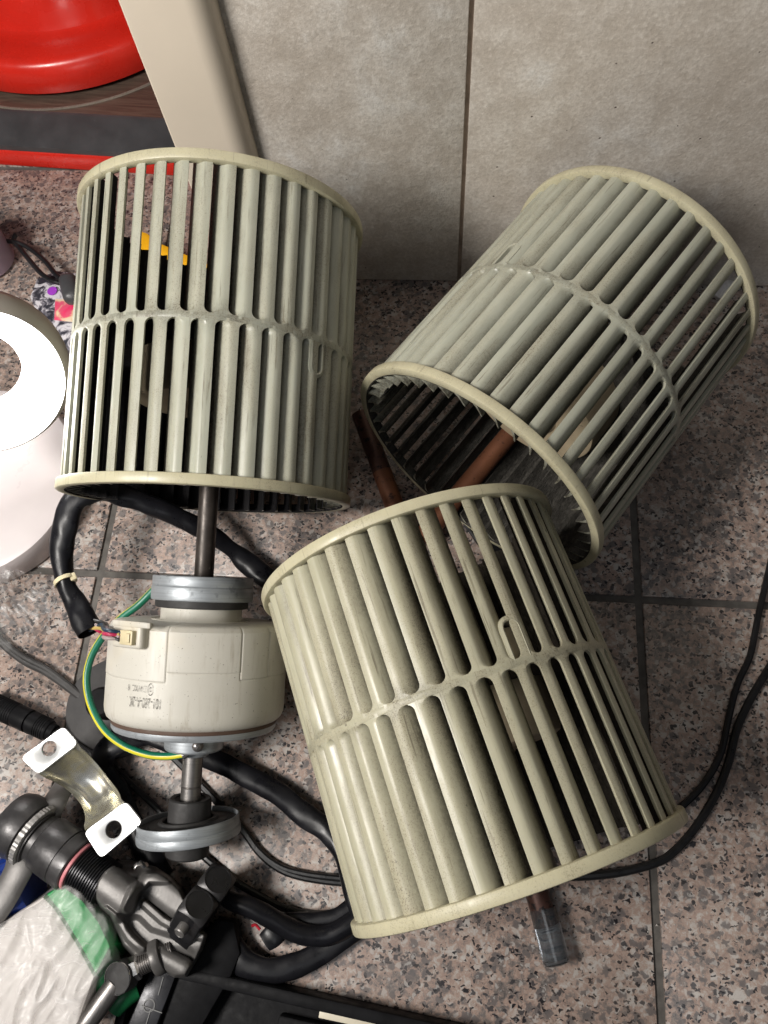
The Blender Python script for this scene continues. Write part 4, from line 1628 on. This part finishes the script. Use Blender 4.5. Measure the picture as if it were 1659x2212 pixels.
# clear film lying at the foot of the lamp
FILM = [(-70, 1235), (10, 1215), (70, 1225), (112, 1262), (120, 1310), (96, 1352), (60, 1392), (20, 1412), (-70, 1420)]


def film_h(x, y):
    u, v = (x * .6 + y * .8), (-x * .8 + y * .6)
    n = noise.noise(Vector((u * .02, v * .06, 9.1))) * .006 + noise.noise(Vector((u * .05, v * .12, 2.2))) * .003
    base = .026 * (1 - sstep(1240, 1330, y + x * .55)) + .008
    return max(.004, base + n)


mb = MB()
mb.add(*relief(FILM, film_h, 3.0, .012, 20))
obj('clear_film', mb, CLEARFILM, label='crumpled clear plastic film at the foot of the lamp base', cat='plastic film', angle=80)

# ------------------------------------------------------------------ dark things under the front wheel, scrap by the wall
pan = thing('plastic_sheet', 'flat black sheet with a thin grey edge lying beneath the front wheel', 'panel', loc=at(1100, 1500, 0))
mb = MB()
patch(mb, [(944, 1268), (1020, 1222), (1075, 1212), (1330, 1785), (1262, 1812), (1188, 1832)], .0028, .0026, b=.0006)
obj('panel_body', mb, BLACKPL, pan)
mb = MB()
patch(mb, [(1044, 1206), (1049, 1206), (1110, 1350), (1104, 1350)], .0033, .0008, b=.0001)
obj('edge_strip', mb, STEEL, pan)
rib = thing('ribbed_tray', 'small black ribbed plastic tray between the two wheels beside the brown pipe', 'tray', loc=at(1090, 1120, 0))
mb = MB()
patch(mb, [(985, 1108), (1060, 1040), (1160, 1030), (1200, 1130), (1090, 1215), (1035, 1178)], .0042, .004, b=.0006)
obj('tray_floor', mb, BLACKPL, rib)
mb = MB()
for sgm in (((985, 1108), (1060, 1040)), ((1007, 1150), (1130, 1035)), ((1040, 1180), (1180, 1070)), ((985, 1108), (1040, 1180)), ((1030, 1068), (1090, 1150)), ((1035, 1178), (1090, 1215))):
    a0, a1 = at(*sgm[0], .0048), at(*sgm[1], .0048)
    tube(mb, [(*a0, .0009), (*a1, .0009)], 6, smooth=1)
obj('rib', mb, DARKGREY, rib)
SCR = [(1530, 632), (1548, 606), (1572, 600), (1602, 606), (1598, 622), (1578, 634), (1556, 650), (1540, 640)]
mb = MB()
mb.add(*relief(SCR, lambda x, y: .008 + .005 * noise.noise(Vector((x * .06, y * .06, 1))), 2.4, .005, 7))
obj('paper_scrap', mb, simple('white_paper', (.72, .70, .69), .7), label='crumpled white scrap on the floor against the wall behind the wheel', cat='paper scrap')

# crumbs of dust and plaster lying about on the tiles
mb = MB()
rnd = random.Random(5)
for k in range(150):
    px, py = rnd.uniform(150, 1655), rnd.uniform(620, 2205)
    c = at(px, py, 0)
    r = rnd.choice((.0003, .0004, .0005, .0008))
    a0 = rnd.uniform(0, 6)
    ps = [c + Vector((r * math.cos(a0 + q * 2.1) * rnd.uniform(.6, 1.6), r * math.sin(a0 + q * 2.1), .0001)) for q in range(3)]
    tp = c + Vector((0, 0, r * rnd.uniform(.6, 1.1)))
    mb.add(ps + [tp], [[0, 1, 2], [0, 1, 3], [1, 2, 3], [2, 0, 3]])
obj('dust_crumbs', mb, simple('plaster_crumb', (.50, .47, .43), .9, 0, .3, 300), label='tiny pale crumbs scattered over the granite tiles', cat='crumbs', kind='stuff')
